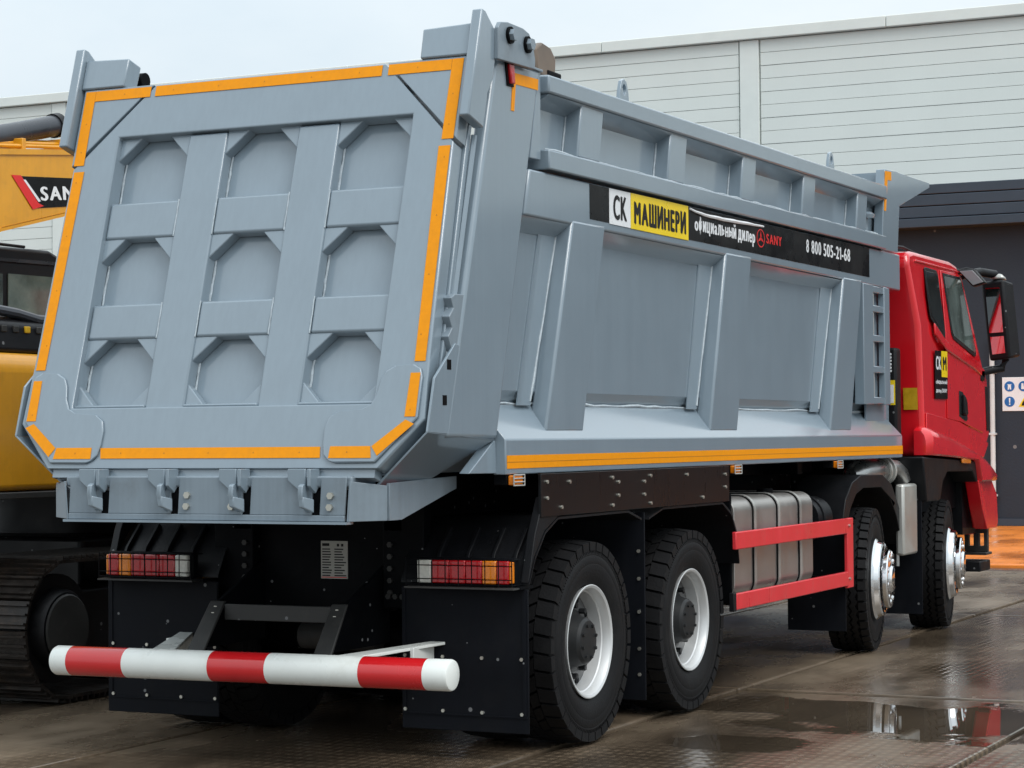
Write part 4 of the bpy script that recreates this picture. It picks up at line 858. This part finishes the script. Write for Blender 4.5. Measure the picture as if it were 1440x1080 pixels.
# door stickers on the right
def cab_patch(y0, y1, z0, z1, o, name, m, parent): return side_poly([(y0, z0), (y1, z0), (y1, z1), (y0, z1)], o, o + .001).build(name, m, parent, smooth=0)
stk = cab_patch(6.73, 7.115, 1.855, 2.238, .010, 'cab_sticker', 'film_black', cab)
cab_patch(6.93, 7.112, 2.03, 2.239, .0112, 'yellow_patch', 'film_yellow', stk)
text('СК', stk, 'film_white', (1.2625, 6.755, 2.085), (0, 1, 0), (0, 0, 1), .16, .11, bold=.05)
text('М', stk, 'ink', (1.2635, 6.965, 2.085), (0, 1, 0), (0, 0, 1), .115, .11, bold=.04)
text('официальный', stk, 'film_white', (1.2625, 6.75, 1.965), (0, 1, 0), (0, 0, 1), .345, .045, bold=.04)
text('дилер SANY', stk, 'film_white', (1.2625, 6.75, 1.895), (0, 1, 0), (0, 0, 1), .34, .042, bold=.04)
ysk = MB().hexa([(1.10, 6.385, 1.765), (1.212, 6.385, 1.765), (1.212, 6.388, 1.765), (1.10, 6.388, 1.765)], [(1.10, 6.372, 1.935), (1.212, 6.372, 1.935), (1.212, 6.375, 1.935), (1.10, 6.375, 1.935)]).build('warning_label', 'sticker_ochre', cab, smooth=0)
MB().box(-1.15, 1.15, 7.88, 8.10, 2.93, 2.975).build('sun_visor', 'plastic', cab, bevel=.015)
wsp = MB().hexa([(-1.10, 8.325, 2.20), (1.10, 8.325, 2.20), (1.10, 8.345, 2.20), (-1.10, 8.345, 2.20)], [(-1.06, 7.95, 2.84), (1.06, 7.95, 2.84), (1.06, 7.97, 2.84), (-1.06, 7.97, 2.84)]).build('windscreen', 'glass_dark', cab)
MB().box(-1.12, 1.12, 8.45, 8.72, .70, 1.15).build('front_bumper', 'red', cab, bevel=.03)
MB().tube([(1.0, 6.30, 3.005), (1.02, 6.35, 3.05), (1.05, 6.6, 3.055), (1.08, 6.9, 3.02)], .012, 8).build('roof_cable', 'plastic', cab)

# ------------------------------------------------------------------ excavator on the far side
exv = thing('excavator', 'yellow crawler excavator parked beyond the grey tailgate', 'excavator', (-3.8, 2.2, 0))
TXa, TXb = -2.98, -2.36
for off in (0, -2.15):
    path = []
    r_ = .40; cyr, cyf, cz = .36, 3.95, .445
    for i in range(13): a = R(270 - 180 * i / 12); path.append((cyr + r_ * math.cos(a), cz + r_ * math.sin(a)))
    L = []
    per = [(cyf, cz + r_), None]
    def pos(d):   # walk around the belt
        st_ = cyf - cyr; ar = math.pi * r_; tot = 2 * st_ + 2 * ar; d %= tot
        if d < st_: return (cyf - d, cz - r_, -1, 0)
        d -= st_
        if d < ar: a = -math.pi / 2 - d / r_; return (cyr + r_ * math.cos(a), cz + r_ * math.sin(a), math.sin(a), -math.cos(a))
        d -= ar
        if d < st_: return (cyr + d, cz + r_, 1, 0)
        d -= st_; a = math.pi / 2 - d / r_
        return (cyf + r_ * math.cos(a), cz + r_ * math.sin(a), math.sin(a), -math.cos(a))
    fmB = MB().px([(cyr + .1, .22), (cyf - .1, .22), (cyf - .1, .66), (cyr + .1, .66)], TXa + off + .14, TXb + off - .14).build('track', 'exc_black', exv, bevel=.02)
    sh = MB().box(0, TXb - TXa, -.082, .082, -.004, .016); 
    for yy in (-.062, -.006, .05): sh.box(0, TXb - TXa, yy, yy + .014, .015, .038)
    shm = sh.mesh('track_shoe', M['track'], 0)
    tot = 2 * (cyf - cyr) + 2 * math.pi * r_; N = round(tot / .172)
    for k in range(N):
        y, z, ty, tz = pos(k * tot / N); n2 = (-tz, ty)
        # outward normal
        Mx = Matrix(((1, 0, 0, TXa + off + random.uniform(-.004, .004)), (0, ty, -tz if False else -(-tz) * -1 if False else 0, y), (0, tz, 0, z), (0, 0, 0, 1)))
        ny, nz_ = (tz, -ty)
        cen = (cyr + cyf) / 2
        if (y - cen) * ny + (z - cz) * nz_ < 0: ny, nz_ = -ny, -nz_
        Mx = Matrix(((1, 0, 0, TXa + off), (0, ty, ny, y), (0, tz, nz_, z), (0, 0, 0, 1)))
        inst('track_shoe', shm, fmB, Mx)
    for cyy, rad in ((cyr, .33), (cyf, .33)):
        w_ = T3((TXb + off - .10, cyy, cz))
        MB().lathe([(-.30, .30), (-.02, rad), (0, rad), (0, .25), (.05, .24), (.08, .22), (.085, .001)], 32).build('sprocket', 'exc_black', fmB, world=w_)
        MB().lathe([(.0855, .21), (.095, .20), (.097, .001)], 28).build('drive_cover', 'dark_steel', fmB, world=w_)
    for i in range(6): MB().lathe([(-.3, .08), (.0, .085), (.0, .001)], 16).build('roller', 'exc_black', fmB, world=T3((TXb + off - .13, .95 + i * .48, .16)))
MB().box(-4.6, -2.9, 1.2, 3.2, .50, .95).build('undercarriage', 'exc_black', exv, bevel=.03)
MB().lathe([(-.12, .60), (.3, .60)], 32).build('slew_ring', 'exc_black', exv, world=T3((-3.75, 2.2, .95)) @ RY(-math.pi / 2))
MB().box(-5.1, -2.44, -.35, 3.7, 1.235, 1.275).build('deck_plate', 'dark_steel', exv, bevel=.006)
hs = MB().py([(-5.0, 1.28), (-2.47, 1.28), (-2.47, 2.02), (-2.53, 2.10), (-4.9, 2.10), (-5.0, 2.02)], -.55, 1.3).build('counterweight', 'exc', exv, bevel=.04, seg=3)
MB().box(-3.45, -2.50, 1.305, 3.6, 1.28, 2.02).build('side_panel', 'exc', exv, bevel=.02)
hood = MB().py([(-4.7, 2.102), (-2.56, 2.102), (-2.585, 2.28), (-2.68, 2.34), (-4.6, 2.34), (-4.7, 2.28)], -.4, 1.25).build('engine_hood', 'exc_black', exv, bevel=.03, seg=3)
for i in range(14): MB().box(-2.592, -2.568, -.33 + i * .11, -.285 + i * .11, 2.225, 2.265).build('vent_slot', 'sticker_ochre' if i % 4 == 1 else 'dark_steel', hood, bevel=.004)
MB().tube([(-2.63, -.38, 2.315), (-2.63, -.2, 2.33), (-2.63, .0, 2.36), (-2.63, .2, 2.345), (-2.63, .4, 2.315), (-2.63, 1.1, 2.31)], .032, 10).build('hood_roll', 'tube_dark', hood)
ec = MB()
ecab = MB().px([(1.25, 1.28), (3.0, 1.28), (3.1, 2.0), (2.75, 2.90), (2.55, 2.965), (1.35, 2.945), (1.25, 2.86)], -5.2, -4.18).build('operator_cab', 'exc_black', exv, bevel=.03)
MB().px([(1.42, 2.05), (2.0, 2.05), (2.0, 2.76), (1.42, 2.74)], -4.179, -4.172).build('cab_window', 'glass', ecab)
MB().px([(2.06, 2.05), (2.90, 2.05), (2.62, 2.77), (2.06, 2.765)], -4.179, -4.172).build('cab_window', mat('pale_cab_glass', (.16, .21, .19), .08, var=.4, scale=4, spec=.8, rvar=.02), ecab)
MB().box(-5.0, -4.35, 1.245, 1.2495, 2.2, 2.76).build('cab_window', 'glass', ecab)
MB().px([(1.24, 2.835), (2.80, 2.86), (2.78, 2.885), (1.24, 2.86)], -4.185, -4.16).build('cab_drip_rail', 'tube_dark', ecab)
MB().tube([(-4.3, 1.3, 2.95), (-4.3, 1.6, 2.985), (-4.3, 2.4, 2.985)], .012, 8).build('cab_rail', 'tube_dark', ecab)
bm_poly = [(.15, 1.55), (.50, 1.50), (.80, 2.30), (1.05, 2.86), (1.384, 3.0), (2.12, 3.173), (4.3, 3.48), (5.3, 3.30), (5.3, 3.50), (4.3, 3.78), (2.16, 3.604), (1.386, 3.520), (.80, 3.40), (.40, 2.8), (.10, 1.9)]
boom = MB().px(bm_poly, -4.10, -3.70).build('boom', 'exc', exv, bevel=.012)
# shift so that the decal side is the one towards the truck
for (z0, z1, nm) in ((0, 0, 'a'),):
    MB().px([(.4, 2.78), (.8, 3.385), (1.386, 3.505), (2.16, 3.589), (4.2, 3.765), (4.2, 3.80), (2.16, 3.625), (1.386, 3.545), (.77, 3.42)], -3.699, -3.688).build('boom_flange', 'exc', boom)
MB().px([(.82, 2.32), (1.05, 2.868), (1.384, 3.006), (2.12, 3.179), (4.3, 3.486), (4.3, 3.465), (2.12, 3.158), (1.384, 2.985), (1.07, 2.85)], -3.699, -3.688).build('boom_flange', 'exc', boom)
XD = -3.699
dq = MB().px([(1.513, 3.375), (2.75, 3.47), (2.75, 3.30), (1.726, 3.172)], XD, XD + .003).build('boom_decal', 'film_black', boom, smooth=0)
MB().px([(1.50, 3.38), (1.60, 3.387), (1.79, 3.215), (1.85, 3.20), (1.73, 3.165)], XD + .0032, XD + .005).build('decal_stripe', 'film_red', dq, smooth=0)
MB().px([(1.625, 3.36), (1.65, 3.362), (1.815, 3.23), (1.79, 3.222)], XD + .0052, XD + .006).build('decal_stripe', 'film_white', dq, smooth=0)
text('SANY', dq, 'film_white', (XD + .0064, 1.815, 3.232), (0, 1, .115), (0, 0, 1), .52, .098, bold=.045)
for (dz, rr_, xx) in ((.050, .014, -3.78), (.075, .016, -3.85), (.10, .012, -3.95)):
    MB().tube([(xx, .9, 3.445 + dz), (xx, 1.386, 3.525 + dz), (xx, 2.16, 3.600 + dz), (xx, 3.4, 3.71 + dz)], rr_, 8).build('hydraulic_pipe', 'exc', boom)
for y in (1.30, 1.70, 2.2): MB().box(-3.97, -3.76, y, y + .04, 3.51 + (y - 1.386) * .11, 3.625 + (y - 1.386) * .11).build('pipe_clamp', 'exc', boom, bevel=.004)
cyl = MB().tube([(-3.90, .75, 3.46), (-3.90, 2.26, 3.825)], .076, 20).build('arm_cylinder', 'tube_dark', exv)
MB().tube([(-3.90, 2.22, 3.815), (-3.90, 2.28, 3.83)], .088, 20).build('cylinder_collar', 'exc_black', cyl)
MB().tube([(-3.90, 2.28, 3.83), (-3.90, 2.85, 3.72)], .04, 14).build('cylinder_rod', 'chrome', cyl)
MB().px([(.70, 3.30), (.86, 3.33), (.80, 3.55), (.72, 3.55)], -3.96, -3.84).build('cylinder_lug', 'exc', boom)
MB().px([(.05, 1.28), (.65, 1.28), (.45, 1.9), (.15, 1.9)], -4.14, -3.66).build('boom_foot', 'exc', exv)
